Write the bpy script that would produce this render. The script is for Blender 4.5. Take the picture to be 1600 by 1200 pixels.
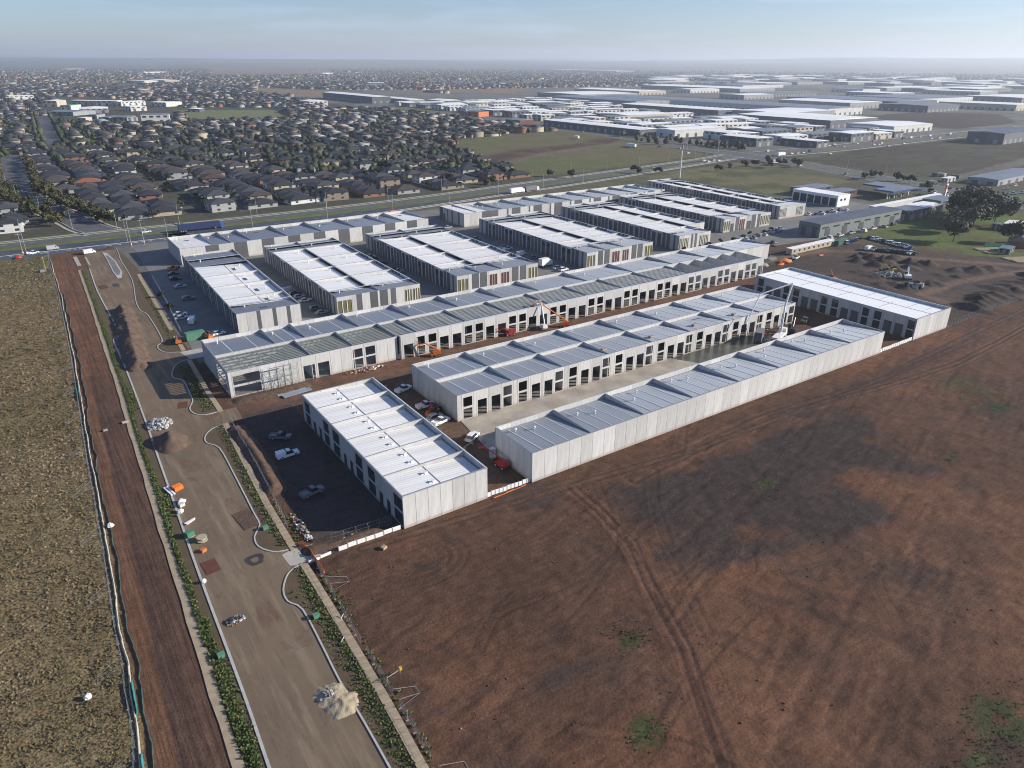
import bpy, math, random
import numpy as np
from mathutils import Vector, Matrix
random.seed(7); RNG = np.random.default_rng(11)
SC = bpy.context.scene; COL = SC.collection
for o in list(bpy.data.objects): bpy.data.objects.remove(o)

# ---------------------------------------------------------------- camera
CAM_H = 85.0; F_PX = 1113.94; PITCH = 0.4234915; YAW = 0.605141; ROLL = 0.0052122
_fw = Vector((math.sin(YAW)*math.cos(PITCH), math.cos(YAW)*math.cos(PITCH), -math.sin(PITCH)))
_rt = Vector((math.cos(YAW), -math.sin(YAW), 0)); _up = _rt.cross(_fw)
_r2 = _rt*math.cos(ROLL) + _up*math.sin(ROLL); _u2 = _up*math.cos(ROLL) - _rt*math.sin(ROLL)
cd = bpy.data.cameras.new('camera'); cam = bpy.data.objects.new('camera', cd); COL.objects.link(cam)
M = Matrix.Identity(4)
for i in range(3):
    M[i][0] = _r2[i]; M[i][1] = _u2[i]; M[i][2] = -_fw[i]
M[2][3] = CAM_H
cam.matrix_world = M
cd.sensor_width = 36; cd.lens = 36*F_PX/1600; cd.clip_start = 1; cd.clip_end = 90000
SC.camera = cam

def survey(px, py, z=0.0):
    """ground point (site metres) of a photograph pixel: used as the land survey of the place"""
    d = _fw + _r2*((px-800)/F_PX) + _u2*((600-py)/F_PX)
    t = (z-CAM_H)/d.z
    return (d.x*t, d.y*t)

# ---------------------------------------------------------------- sky, sun, exposure
SUN_EL = math.radians(21.5); SUN_DIR = Vector((0.850*math.cos(SUN_EL), -0.526*math.cos(SUN_EL), math.sin(SUN_EL))).normalized()
SUN_AZ = math.atan2(SUN_DIR.x, SUN_DIR.y)
w = bpy.data.worlds.new('World'); SC.world = w; w.use_nodes = True
wn = w.node_tree.nodes; wl = w.node_tree.links
bg = wn['Background']
sky = wn.new('ShaderNodeTexSky'); sky.sky_type = 'NISHITA'; sky.sun_disc = False
sky.sun_elevation = SUN_EL; sky.sun_rotation = SUN_AZ
sky.altitude = 100; sky.air_density = 1.0; sky.dust_density = 0.4; sky.ozone_density = 3.0
# thin cirrus streaks
tc = wn.new('ShaderNodeTexCoord'); mp = wn.new('ShaderNodeMapping'); mp.inputs['Scale'].default_value = (3.0, 3.0, 34.0)
mp.inputs['Rotation'].default_value = (0.06, -0.05, 0.3)
nz = wn.new('ShaderNodeTexNoise'); nz.inputs['Scale'].default_value = 1.5; nz.inputs['Detail'].default_value = 6; nz.inputs['Distortion'].default_value = 0.6
rp = wn.new('ShaderNodeValToRGB'); rp.color_ramp.elements[0].position = 0.50; rp.color_ramp.elements[0].color = (0,0,0,1)
rp.color_ramp.elements[1].position = 0.82; rp.color_ramp.elements[1].color = (0.42,0.42,0.42,1)
mx = wn.new('ShaderNodeMixRGB'); mx.blend_type = 'MIX'; mx.inputs[2].default_value = (7.5, 7.9, 8.4, 1)
wl.new(tc.outputs['Generated'], mp.inputs[0]); wl.new(mp.outputs[0], nz.inputs['Vector']); wl.new(nz.outputs['Fac'], rp.inputs[0])
wl.new(rp.outputs[0], mx.inputs[0]); wl.new(sky.outputs[0], mx.inputs[1])
tn = wn.new('ShaderNodeMixRGB'); tn.blend_type = 'MULTIPLY'; tn.inputs[0].default_value = 1; tn.inputs[2].default_value = (0.84, 0.93, 1.17, 1)
wl.new(mx.outputs[0], tn.inputs[1]); wl.new(tn.outputs[0], bg.inputs['Color'])
bg.inputs['Strength'].default_value = 0.080
sl = bpy.data.lights.new('sun', 'SUN'); sl.energy = 5.0; sl.angle = math.radians(0.5); sl.color = (1.0, 0.93, 0.83)
sun = bpy.data.objects.new('sun', sl); COL.objects.link(sun)
sun.rotation_euler = SUN_DIR.to_track_quat('Z', 'Y').to_euler()
SC.view_settings.view_transform = 'Standard'; SC.view_settings.look = 'None'
SC.view_settings.gamma = 1.0; SC.view_settings.use_curve_mapping = False
SC.view_settings.exposure = 0.60
SC.cycles.max_bounces = 5; SC.cycles.diffuse_bounces = 3; SC.cycles.glossy_bounces = 2; SC.cycles.transparent_max_bounces = 6
SC.cycles.volume_bounces = 1; SC.cycles.use_denoising = True; SC.cycles.filter_width = 1.05

# ---------------------------------------------------------------- materials
MATS = {}
def _links(m): return m.node_tree.nodes, m.node_tree.links
def mat(name, col, rough=0.8, metal=0.0, var=0.12, nscale=0.6, bump=0.0, bscale=4.0, spec=0.3, objvar=0.0, detail=4, col2=None, stretch=(1,1,1), emit=None, aniso=0.0, obj_coord=True, splash=None):
    if name in MATS: return MATS[name]
    m = bpy.data.materials.new(name); m.use_nodes = True
    n, l = _links(m); b = n['Principled BSDF']
    b.inputs['Roughness'].default_value = rough; b.inputs['Metallic'].default_value = metal
    b.inputs['Specular IOR Level'].default_value = spec
    t = n.new('ShaderNodeTexCoord'); mp = n.new('ShaderNodeMapping'); mp.inputs['Scale'].default_value = stretch
    src = t.outputs['Object'] if obj_coord else None
    if not obj_coord:
        g = n.new('ShaderNodeNewGeometry'); src = g.outputs['Position']
    l.new(src, mp.inputs[0])
    nz = n.new('ShaderNodeTexNoise'); nz.inputs['Scale'].default_value = nscale; nz.inputs['Detail'].default_value = detail; nz.inputs['Roughness'].default_value = 0.62
    l.new(mp.outputs[0], nz.inputs['Vector'])
    c2 = col2 if col2 else tuple(c*(1-2.2*var) for c in col)
    c1 = col if col2 else tuple(min(1, c*(1+var)) for c in col)
    r = n.new('ShaderNodeValToRGB'); r.color_ramp.elements[0].position = 0.3; r.color_ramp.elements[1].position = 0.7
    r.color_ramp.elements[0].color = (*c2, 1); r.color_ramp.elements[1].color = (*c1, 1)
    l.new(nz.outputs['Fac'], r.inputs[0]); out = r.outputs[0]
    if objvar:
        oi = n.new('ShaderNodeObjectInfo'); ma = n.new('ShaderNodeMapRange'); ma.inputs[3].default_value = 1-objvar; ma.inputs[4].default_value = 1+objvar*0.6
        l.new(oi.outputs['Random'], ma.inputs[0])
        mu = n.new('ShaderNodeMixRGB'); mu.blend_type = 'MULTIPLY'; mu.inputs[0].default_value = 1
        l.new(out, mu.inputs[1]); l.new(ma.outputs[0], mu.inputs[2]); out = mu.outputs[0]
    if splash:      # soil splashed up the foot of the panel
        sx = n.new('ShaderNodeSeparateXYZ'); l.new(t.outputs['Object'], sx.inputs[0])
        ns = n.new('ShaderNodeTexNoise'); ns.inputs['Scale'].default_value = 1.3; ns.inputs['Detail'].default_value = 4; l.new(t.outputs['Object'], ns.inputs['Vector'])
        ad = n.new('ShaderNodeMath'); ad.operation = 'MULTIPLY_ADD'; ad.inputs[1].default_value = -1.6; l.new(ns.outputs['Fac'], ad.inputs[0]); l.new(sx.outputs[2], ad.inputs[2])
        ms = n.new('ShaderNodeMapRange'); ms.inputs[1].default_value = -0.75; ms.inputs[2].default_value = 0.1; ms.inputs[3].default_value = 0.6; ms.inputs[4].default_value = 0.0; l.new(ad.outputs[0], ms.inputs[0])
        xs_ = n.new('ShaderNodeMixRGB'); xs_.inputs[2].default_value = (*splash, 1); l.new(ms.outputs[0], xs_.inputs[0]); l.new(out, xs_.inputs[1]); out = xs_.outputs[0]
    l.new(out, b.inputs['Base Color'])
    if bump:
        nb = n.new('ShaderNodeTexNoise'); nb.inputs['Scale'].default_value = bscale; nb.inputs['Detail'].default_value = 5
        l.new(mp.outputs[0], nb.inputs['Vector'])
        bp = n.new('ShaderNodeBump'); bp.inputs['Strength'].default_value = bump; bp.inputs['Distance'].default_value = 0.2
        l.new(nb.outputs['Fac'], bp.inputs['Height']); l.new(bp.outputs[0], b.inputs['Normal'])
    if aniso:
        wv = n.new('ShaderNodeTexWave'); wv.wave_type='BANDS'; wv.bands_direction='X'; wv.inputs['Scale'].default_value=0.42; wv.inputs['Distortion'].default_value=0.0
        l.new(t.outputs['Object'], wv.inputs['Vector'])
        rr_ = n.new('ShaderNodeMapRange'); rr_.inputs[1].default_value=0.0; rr_.inputs[2].default_value=0.25; rr_.inputs[3].default_value=0.80; rr_.inputs[4].default_value=1.0; l.new(wv.outputs['Fac'], rr_.inputs[0])
        m2 = n.new('ShaderNodeMixRGB'); m2.blend_type='MULTIPLY'; m2.inputs[0].default_value=1; l.new(out, m2.inputs[1]); l.new(rr_.outputs[0], m2.inputs[2]); l.new(m2.outputs[0], b.inputs['Base Color'])
        bw = n.new('ShaderNodeBump'); bw.inputs['Strength'].default_value=0.35; bw.inputs['Distance'].default_value=0.05; l.new(wv.outputs['Fac'], bw.inputs['Height']); l.new(bw.outputs[0], b.inputs['Normal'])
        b.inputs['Anisotropic'].default_value = aniso
        cx = n.new('ShaderNodeCombineXYZ'); cx.inputs[1].default_value = 1.0
        vt = n.new('ShaderNodeVectorTransform'); vt.vector_type = 'VECTOR'; vt.convert_from = 'OBJECT'; vt.convert_to = 'WORLD'
        l.new(cx.outputs[0], vt.inputs[0]); l.new(vt.outputs[0], b.inputs['Tangent'])
    MATS[name] = m
    return m

CONC = mat('precast_concrete', (0.545,0.535,0.51), rough=0.85, var=0.075, nscale=0.6, objvar=0.16, stretch=(1.8,1,0.25), splash=(0.30,0.20,0.14))
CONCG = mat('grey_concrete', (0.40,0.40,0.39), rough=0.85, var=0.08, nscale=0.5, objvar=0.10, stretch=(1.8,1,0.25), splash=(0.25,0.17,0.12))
DARKP = mat('charcoal_panel', (0.10,0.103,0.11), rough=0.7, var=0.06, nscale=0.4, objvar=0.10)
ROOF = mat('zinc_roof_dim', (0.30,0.325,0.355), rough=0.45, metal=0.45, var=0.05, nscale=0.15, aniso=0.85, stretch=(3,0.3,1), objvar=0.10, spec=0.5)  # dimmer copy of the sheet: missing sun glint on these ribs put into the colour
ROOF_GLINT = mat('zinc_roof_glint', (0.78,0.765,0.73), rough=0.6, metal=0.0, var=0.07, nscale=0.15, aniso=0.8, stretch=(3,0.3,1), objvar=0.05, spec=0.3)  # same sheet turned crossways, sun glint off its ribs painted in as white
ROOF_GLINTX = mat('zinc_roof_strong_glint', (0.93,0.92,0.88), rough=0.5, var=0.01, nscale=0.15, aniso=0.6, spec=0.4)  # brightest copy, stronger sun glint of the end shed put into the colour
FLASH = mat('roof_flashing', (0.30,0.32,0.35), rough=0.5, metal=0.3, var=0.05)
FLASHW = mat('pale_flashing', (0.66,0.67,0.67), rough=0.5, metal=0.2, var=0.05)
DARK = mat('dark_opening', (0.03,0.032,0.035), rough=0.5, var=0.1)
ROLLER = mat('roller_shutter', (0.075,0.08,0.09), rough=0.5, var=0.08, stretch=(0.3,1,8), nscale=1)
GLASS = mat('tinted_window', (0.035,0.045,0.055), rough=0.12, var=0.1, spec=0.7)
GLASSG = mat('olive_glazing', (0.16,0.145,0.07), rough=0.2, var=0.1, spec=0.6)
REDP = mat('maroon_shutter', (0.105,0.035,0.028), rough=0.6, var=0.1)
WHITE = mat('white_paint', (0.78,0.78,0.76), rough=0.6, var=0.04)
STEEL = mat('galvanised_steel', (0.38,0.41,0.41), rough=0.5, metal=0.5, var=0.1)
STEELG = mat('green_grey_steel', (0.22,0.245,0.24), rough=0.6, metal=0.2, var=0.1)
FLOOR = mat('floor_slab_concrete', (0.22,0.21,0.19), rough=0.9, var=0.2, nscale=0.3)
PVC = mat('white_vent', (0.72,0.73,0.73), rough=0.5, var=0.02)
SOLAR = mat('dark_skylight', (0.06,0.07,0.085), rough=0.25, var=0.1, spec=0.6)

# ---------------------------------------------------------------- mesh helpers
class MB:
    def __init__(s): s.v=[]; s.f=[]; s.m=[]
    def _add(s, vs, fs, mi=0):
        n=len(s.v); s.v += [tuple(v) for v in vs]; s.f += [tuple(i+n for i in f) for f in fs]; s.m += [mi]*len(fs)
        return s
    def box(s, x0,y0,z0,x1,y1,z1, mi=0):
        return s._add([(x0,y0,z0),(x1,y0,z0),(x1,y1,z0),(x0,y1,z0),(x0,y0,z1),(x1,y0,z1),(x1,y1,z1),(x0,y1,z1)],
                      [(0,3,2,1),(4,5,6,7),(0,1,5,4),(1,2,6,5),(2,3,7,6),(3,0,4,7)], mi)
    def hexa(s, pts, mi=0):     # 8 points, same order as box
        return s._add(pts, [(0,3,2,1),(4,5,6,7),(0,1,5,4),(1,2,6,5),(2,3,7,6),(3,0,4,7)], mi)
    def poly(s, pts, mi=0): return s._add(pts, [tuple(range(len(pts)))], mi)
    def prism(s, p2, z0, z1, mi=0, top=None):
        n=len(p2); vs=[(x,y,z0) for x,y in p2]+[(x,y,z1) for x,y in p2]
        s._add(vs, [tuple(range(n,2*n))], mi if top is None else top)
        s._add(vs, [tuple(reversed(range(n)))]+[(i,(i+1)%n,n+(i+1)%n,n+i) for i in range(n)], mi)
        return s
    def tube(s, p0, p1, r0, r1=None, n=6, mi=0, caps=True):
        r1 = r0 if r1 is None else r1
        p0=Vector(p0); p1=Vector(p1); d=(p1-p0).normalized()
        a=d.orthogonal().normalized(); b=d.cross(a)
        vs=[p0+(a*math.cos(2*math.pi*i/n)+b*math.sin(2*math.pi*i/n))*r0 for i in range(n)]+[p1+(a*math.cos(2*math.pi*i/n)+b*math.sin(2*math.pi*i/n))*r1 for i in range(n)]
        fs=[(i,(i+1)%n,n+(i+1)%n,n+i) for i in range(n)]
        if caps: fs += [tuple(reversed(range(n))), tuple(range(n,2*n))]
        return s._add(vs, fs, mi)
    def ball(s, c, rx, ry, rz, nu=8, nv=5, mi=0, jit=0.0, rnd=random):
        vs=[(c[0],c[1],c[2]+rz)]
        for j in range(1,nv):
            th=math.pi*j/nv
            for i in range(nu):
                ph=2*math.pi*i/nu; k=1+(rnd.random()*2-1)*jit
                vs.append((c[0]+rx*k*math.sin(th)*math.cos(ph), c[1]+ry*k*math.sin(th)*math.sin(ph), c[2]+rz*k*math.cos(th)))
        vs.append((c[0],c[1],c[2]-rz)); fs=[]
        for i in range(nu): fs.append((0,1+i,1+(i+1)%nu))
        for j in range(nv-2):
            for i in range(nu):
                a=1+j*nu+i; b=1+j*nu+(i+1)%nu; fs.append((a,a+nu,b+nu,b))
        e=len(vs)-1; k0=1+(nv-2)*nu
        for i in range(nu): fs.append((k0+i,e,k0+(i+1)%nu))
        return s._add(vs,fs,mi)
    def mesh(s, name, mats, smooth=False):
        me=bpy.data.meshes.new(name); me.from_pydata(s.v,[],s.f)
        for m in (mats if isinstance(mats,(list,tuple)) else [mats]): me.materials.append(m)
        if any(s.m): me.polygons.foreach_set('material_index', s.m)
        if smooth: me.polygons.foreach_set('use_smooth', [True]*len(s.f))
        me.update(); return me
    def obj(s, name, mats, parent=None, loc=(0,0,0), rz=0, smooth=False):
        return link(name, s.mesh(name, mats, smooth), parent, loc, rz)
def link(name, data, parent=None, loc=(0,0,0), rz=0):
    o=bpy.data.objects.new(name, data); COL.objects.link(o); o.location=loc
    if rz: o.rotation_euler=(0,0,rz)
    if parent is not None: o.parent=parent
    return o
def tag(o, label, cat, group=None):
    o['label']=label; o['category']=cat
    if group: o['group']=group
    return o
def thing(name, label, cat, loc=(0,0,0), rz=0, group=None):
    return tag(link(name, None, None, loc, rz), label, cat, group)
def struct(o, kind='structure'): o['kind']=kind; return o
def dup(root, loc, rz=None, label=None, group=None, scale=None):
    r=root.copy(); COL.objects.link(r); r.location=loc
    if rz is not None: r.rotation_euler=(0,0,rz)
    if scale is not None: r.scale=(scale,)*3 if not isinstance(scale,tuple) else scale
    if label: r['label']=label
    if group: r['group']=group
    for ch in root.children:
        c=ch.copy(); COL.objects.link(c); c.parent=r
        for g in ch.children:
            d=g.copy(); COL.objects.link(d); d.parent=c
    return r
def np_mesh(name, V, Fq, mats, midx=None, smooth=False, attrs=None):
    """V (n,3), Fq (m,k) fast mesh build"""
    me=bpy.data.meshes.new(name); n=len(V); m,k=Fq.shape
    me.vertices.add(n); me.vertices.foreach_set('co', np.asarray(V,np.float32).ravel())
    me.loops.add(m*k); me.loops.foreach_set('vertex_index', Fq.astype(np.int32).ravel())
    me.polygons.add(m); me.polygons.foreach_set('loop_start', np.arange(0,m*k,k,dtype=np.int32))
    for mm in (mats if isinstance(mats,(list,tuple)) else [mats]): me.materials.append(mm)
    if midx is not None: me.polygons.foreach_set('material_index', np.asarray(midx,np.int32))
    if smooth: me.polygons.foreach_set('use_smooth', np.ones(m,bool))
    if attrs:
        for an,av in attrs.items():
            a=me.color_attributes.new(an,'FLOAT_COLOR','POINT'); c=np.ones((n,4),np.float32); c[:,:av.shape[1]]=av; a.data.foreach_set('color', c.ravel())
    me.update(calc_edges=True); me.validate(); return me
def vnoise(x, y, s, seed=0, octv=3):
    out=np.zeros_like(x,dtype=np.float64); amp=1; tot=0
    for o in range(octv):
        r=np.random.default_rng(seed*17+o); T=r.random((257,257))
        X=x/s+o*37.3; Y=y/s+o*11.7; xi=np.floor(X).astype(int); yi=np.floor(Y).astype(int); fx=X-xi; fy=Y-yi
        fx=fx*fx*(3-2*fx); fy=fy*fy*(3-2*fy); xi&=255; yi&=255
        v=(T[yi,xi]*(1-fx)+T[yi,xi+1]*fx)*(1-fy)+(T[yi+1,xi]*(1-fx)+T[yi+1,xi+1]*fx)*fy
        out+=amp*v; tot+=amp; amp*=0.5; s=s/2
    return out/tot
def pl_dist(x, y, pts):
    d=np.full(x.shape,1e9)
    for (x0,y0),(x1,y1) in zip(pts[:-1],pts[1:]):
        dx,dy=x1-x0,y1-y0; L=dx*dx+dy*dy+1e-9
        t=np.clip(((x-x0)*dx+(y-y0)*dy)/L,0,1); d=np.minimum(d,np.hypot(x-x0-t*dx,y-y0-t*dy))
    return d
def inpoly(x, y, poly):
    c=np.zeros(x.shape,bool); n=len(poly); j=n-1
    for i in range(n):
        xi,yi=poly[i]; xj,yj=poly[j]
        c ^= ((yi>y)!=(yj>y)) & (x < (xj-xi)*(y-yi)/(yj-yi+1e-12)+xi); j=i
    return c
def sm(e0,e1,x):
    t=np.clip((x-e0)/(e1-e0+1e-12),0,1); return t*t*(3-2*t)
# ================================================================ GROUND
KERB_L=[(24,420),(21.8,385),(21.4,364),(19.8,322),(19.6,266),(17.0,259),(16.5,230),(15.2,190),(13.5,149),(12.2,117),(11.3,87),(10.6,72),(9.6,50),(8.2,10)]
TRK_L=[(9,395),(8.4,366),(6.6,303),(4.6,257),(2.2,199),(1.1,164),(0.5,136),(0,123),(-0.7,108),(-1.6,91),(-2.6,76),(-4,50),(-5.5,10)]
TRK_R=[(18.5,400),(17.2,371),(15.4,307),(13.5,255),(12.4,219),(10.9,187),(10.1,163),(9,138),(8.4,120),(7.6,100),(7.1,86),(6.8,74),(6,50),(4.8,10)]
FP_L=[(38,350),(37.1,335),(34,245),(32.3,198),(32.2,185),(31.1,173),(29.8,150),(28.8,133),(28.4,117),(28.3,105),(28.1,95),(27.8,84),(27.5,73),(26.8,61),(26,40),(25,10)]
FENCE_W=[(8.6,403),(7.7,391),(6.8,327),(5.3,283),(4.1,248),(2.8,220),(1.8,199),(0.6,174),(0,157),(-0.8,137),(-1.4,124),(-2.2,110),(-2.3,101),(-2.9,95),(-3,88),(-3.7,82),(-4.6,70),(-6,45),(-7,20)]
KR_A=[(37.5,400),(36.6,386),(35.6,372),(34.5,334),(30.8,301),(30.2,287),(31.5,280),(30.9,250.5),(28.6,245),(28.2,241),(29.5,237),(33,235)]
KR_B=[(34.5,227),(30.5,225),(28.2,220),(27.2,214.5),(29.2,210.4),(28.8,200),(28.3,194.4),(26.6,190),(27.0,186),(29,184),(32.3,184)]
KR_C=[(31.5,175.4),(28.5,174.4),(26.3,171.6),(25.7,167.8),(27.6,163.4),(27.3,150),(26.5,132),(26.2,126.5),(24.2,123.2),(23.9,119.6),(25.7,116.5),(28.2,115.5)]
KR_D=[(28.5,109.6),(27.2,109.3),(25.6,108.1),(23.8,104.7),(23.5,101.4),(24.9,98),(24.6,88),(24.2,80),(24.2,71),(24,60),(23.6,40),(23,10)]
HWY_N=[(-900,440),(-10,442),(75,441),(160,442),(233,447),(314,458),(400,469),(474,479),(560,492),(612,503)]
HWY_S=[(-900,414),(-10,412),(62,409),(150,411),(218,417),(296,429),(351,436),(446,452),(537,468),(612,480)]
CROSS=[(900,1500),(790,1100),(690,800),(645,660),(630,560),(625,486),(605,380),(578,290),(556,204),(536,120),(505,20),(440,-200)]
NEH=[(625,486),(770,480),(910,486),(1264,492),(2200,500),(6000,520)]
def at_y(pl, y):
    P=sorted([(b,a) for a,b in pl]); return np.interp(y,[p[0] for p in P],[p[1] for p in P])
def axis(fine, lo, hi, g0=1.045, mx=1e9):
    a=list(fine); s=a[-1]-a[-2]
    while a[-1]<hi: s=min(s*g0,mx if a[-1]<1300 else 1e9); a.append(a[-1]+s)
    s=a[1]-a[0]; b=[]; c=a[0]
    while c>lo: s=min(s*g0,mx if c>-300 else 1e9); c-=s; b.append(c)
    return np.array(b[::-1]+a)
xs=np.unique(np.round(np.concatenate([np.arange(-60,-12,1.1),np.arange(-12,130,0.44),np.arange(130,290,0.8),np.arange(290,400,1.0)]),3))
ys=np.unique(np.round(np.concatenate([np.arange(-20,26,.8),np.arange(26,112,.42),np.arange(112,262,.85)]),3))
AX=axis(xs,-28000,28000,1.06,7.0); AY=axis(ys,-2500,34000,1.06,7.0)
GX,GY=np.meshgrid(AX,AY); x=GX.ravel(); y=GY.ravel()
C=np.zeros((x.size,3)); Z=np.full(x.size,-0.06)
def lay(mask, col):
    m=np.clip(mask,0,1)[:,None]; C[:]=C*(1-m)+np.array(col)*m
n1=vnoise(x,y,22,1,4); n2=vnoise(x,y,5,2,3); n3=vnoise(x,y,90,3,3); n4=vnoise(x,y,1.6,4,2); nf=vnoise(x,y,700,5,4)
# open country
C[:]=np.array([0.115,0.105,0.065])
lay(sm(0.42,0.62,nf),(0.075,0.08,0.052)); lay(sm(0.60,0.72,vnoise(x,y,1300,6,3)),(0.15,0.115,0.075))
res=(y>450)&(y<2600)&(x<700)&(x>-900); lay(res*0.9,(0.066,0.066,0.050)); lay(res*sm(.5,.65,n1)*.6,(0.095,0.09,0.07))
ind=((x>640)&(x<2600)&(y>505)&(y<2300))|((x>1000)&(x<5600)&(y>760)&(y<3900)); lay(ind*0.85,(0.16,0.155,0.14)); lay(ind*sm(.55,.7,n3)*.7,(0.09,0.095,0.06))
# fields seen beyond the highway
def fld(poly, col, k=1.0): lay(inpoly(x,y,poly)*k, col)
MID=[(352,482),(372,585),(425,740),(470,790),(520,800),(655,815),(632,650),(608,560),(602,512),(470,492)]
fld(MID,(0.115,0.12,0.05)); lay(inpoly(x,y,MID)*sm(.45,.6,n3),(0.13,0.115,0.06))
lay(sm(26,12,pl_dist(x,y,[(395,600),(470,640),(575,655),(615,690)]))*inpoly(x,y,MID)*(.5+.5*sm(.4,.5,n1)),(0.085,0.052,0.04))
lay(sm(9,4,pl_dist(x,y,[(385,570),(470,615),(600,650)]))*inpoly(x,y,MID),(0.15,0.115,0.085))
LOT=[(395,318),(395,425),(470,445),(575,455),(585,420),(565,330),(470,312)]
fld(LOT,(0.14,0.125,0.065)); lay(inpoly(x,y,LOT)*sm(.5,.6,n1),(0.085,0.09,0.045))
PLOW=[(625,345),(640,440),(760,455),(960,460),(1400,468),(1200,400),(760,305),(640,300)]
fld(PLOW,(0.065,0.054,0.042)); lay(inpoly(x,y,PLOW)*sm(.5,.65,vnoise(x*0.3,y,8,9,2)),(0.075,0.075,0.045))
fld([(640,295),(900,330),(1200,395),(1500,470),(2500,470),(1800,320),(800,255),(680,262)],(0.13,0.12,0.10))
fld([(680,262),(700,290),(1100,330),(1500,300),(1200,200),(720,200)],(0.13,0.065,0.045))
fld([survey(*p) for p in [(1352,181),(1420,196),(1500,201),(1590,192),(1560,178),(1440,175)]],(0.065,0.05,0.042))
fld([survey(*p) for p in [(1225,205),(1390,212),(1360,196),(1260,196)]],(0.12,0.115,0.055))
for p,c in [([(270,172),(430,172),(445,184),(300,186)],(0.15,0.165,0.075)),([(330,107),(520,110),(512,116),(330,117)],(0.20,0.14,0.10)),
            ([(400,137),(520,142),(500,152),(400,146)],(0.21,0.155,0.10)),([(540,133),(830,137),(800,146),(600,140)],(0.20,0.145,0.095)),
            ([(620,165),(730,165),(720,176),(610,174)],(0.13,0.14,0.06)),([(0,236),(55,238),(15,262),(-60,262)],(0.11,0.14,0.05)),
            ([(560,137),(760,133),(600,132)],(0.19,0.14,0.09))]:
    fld([survey(*q) for q in p], c)
# farm paddock beside the dirt yard
FARM=[(352,206),(372,214),(430,217),(520,240),(560,250),(620,200),(560,80),(470,60),(420,120),(375,160),(368,190)]
fld(FARM,(0.10,0.125,0.038)); lay(inpoly(x,y,FARM)*sm(.42,.58,n1),(0.10,0.085,0.045)); lay(inpoly(x,y,FARM)*sm(.5,.6,n3)*.8,(0.10,0.155,0.036))
fld([(300,207),(352,206),(372,176),(372,160),(330,200)],(0.10,0.085,0.07))
# western grass field
fw_=np.interp(y,[p[1] for p in FENCE_W][::-1],[p[0] for p in FENCE_W][::-1])
W=(x<fw_+1.2)&(y<402)
lay(W,(0.185,0.136,0.070)); lay(W*sm(.45,.62,n3)*.6,(0.150,0.116,0.057)); lay(W*sm(.5,.7,n2)*.4,(0.215,0.160,0.092)); lay(W*sm(1.2,.3,np.abs(np.mod(x+3*n1+.02*y,13)-6.5))*.35,(0.11,0.09,0.05)); lay(W*sm(-40,0,x)*sm(330,390,y)*.8,(0.10,0.105,0.05))
# building site base: brown soil
S_=(x>=fw_+1.2)&(x<430)&(y<225)&~inpoly(x,y,FARM)
S_|=(x>=fw_+1.2)&(x<60)&(y<405)
lay(S_,(0.118,0.066,0.043)); lay(S_*sm(.48,.66,n1)*.7,(0.158,0.082,0.049)); lay(S_*sm(.5,.7,n2)*.3,(0.088,0.055,0.041))
# red dirt track beside the road
tl=np.interp(y,[p[1] for p in TRK_L][::-1],[p[0] for p in TRK_L][::-1]); tr=np.interp(y,[p[1] for p in TRK_R][::-1],[p[0] for p in TRK_R][::-1])
T_=(x>=tl)&(x<=tr+.4)&(y<402); ft=(x-tl)/(tr-tl+1e-6)
lay(T_,(0.165,0.086,0.052)); lay(T_*sm(.36,.42,ft)*sm(250,200,y)*.85,(0.102,0.062,0.046)); lay(T_*sm(.5,.6,n1)*.4,(0.130,0.074,0.05))
lay(T_*sm(.10,.02,np.abs(ft-.42-0.05*(n1-.5)))*(y<230)*.6,(0.065,0.045,0.038)); lay(T_*sm(.05,.01,np.abs(ft-.62))*.5,(0.07,0.05,0.04))
# dirt between the rows
D_=(x>36)&(x<240)&(y>164)&(y<192); lay(D_,(0.150,0.085,0.055)); lay(D_*sm(.5,.62,n2)*.7,(0.11,0.066,0.047)); lay(D_*sm(3,1,np.abs(y-178))*.6,(0.095,0.06,0.045))
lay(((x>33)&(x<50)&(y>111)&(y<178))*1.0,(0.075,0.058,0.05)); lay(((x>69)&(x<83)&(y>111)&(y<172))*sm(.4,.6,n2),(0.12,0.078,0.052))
# the brown field south of the sheds
F_=(x>24)&(x<430)&(y<110); 
lay(F_*sm(.35,.65,n3)*.7,(0.105,0.062,0.042)); lay(F_*sm(.48,.7,vnoise(x,y,35,12,4))*.75,(0.165,0.084,0.049))
DP=[(98,90),(90,84),(91,74),(95,66),(105,57),(118,58),(146,70),(165,84),(150,94),(120,96)]
dpm=sm(.50,.74,vnoise(x*.8+y*.25,y*1.5,13,13,5)*.85+.42*sm(16,-10,np.where(inpoly(x,y,DP),-pl_dist(x,y,DP+DP[:1]),pl_dist(x,y,DP+DP[:1])))); lay(dpm*F_*.88,(0.056,0.046,0.042))
OP=[(88,63),(95,52),(105,40),(130,48),(150,40),(130,20),(95,10),(70,30),(66,45)]
lay(sm(14,-4,np.where(inpoly(x,y,OP),-pl_dist(x,y,OP+OP[:1]),pl_dist(x,y,OP+OP[:1])))*F_*sm(.3,.65,n1)*.8,(0.185,0.098,0.058))
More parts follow.
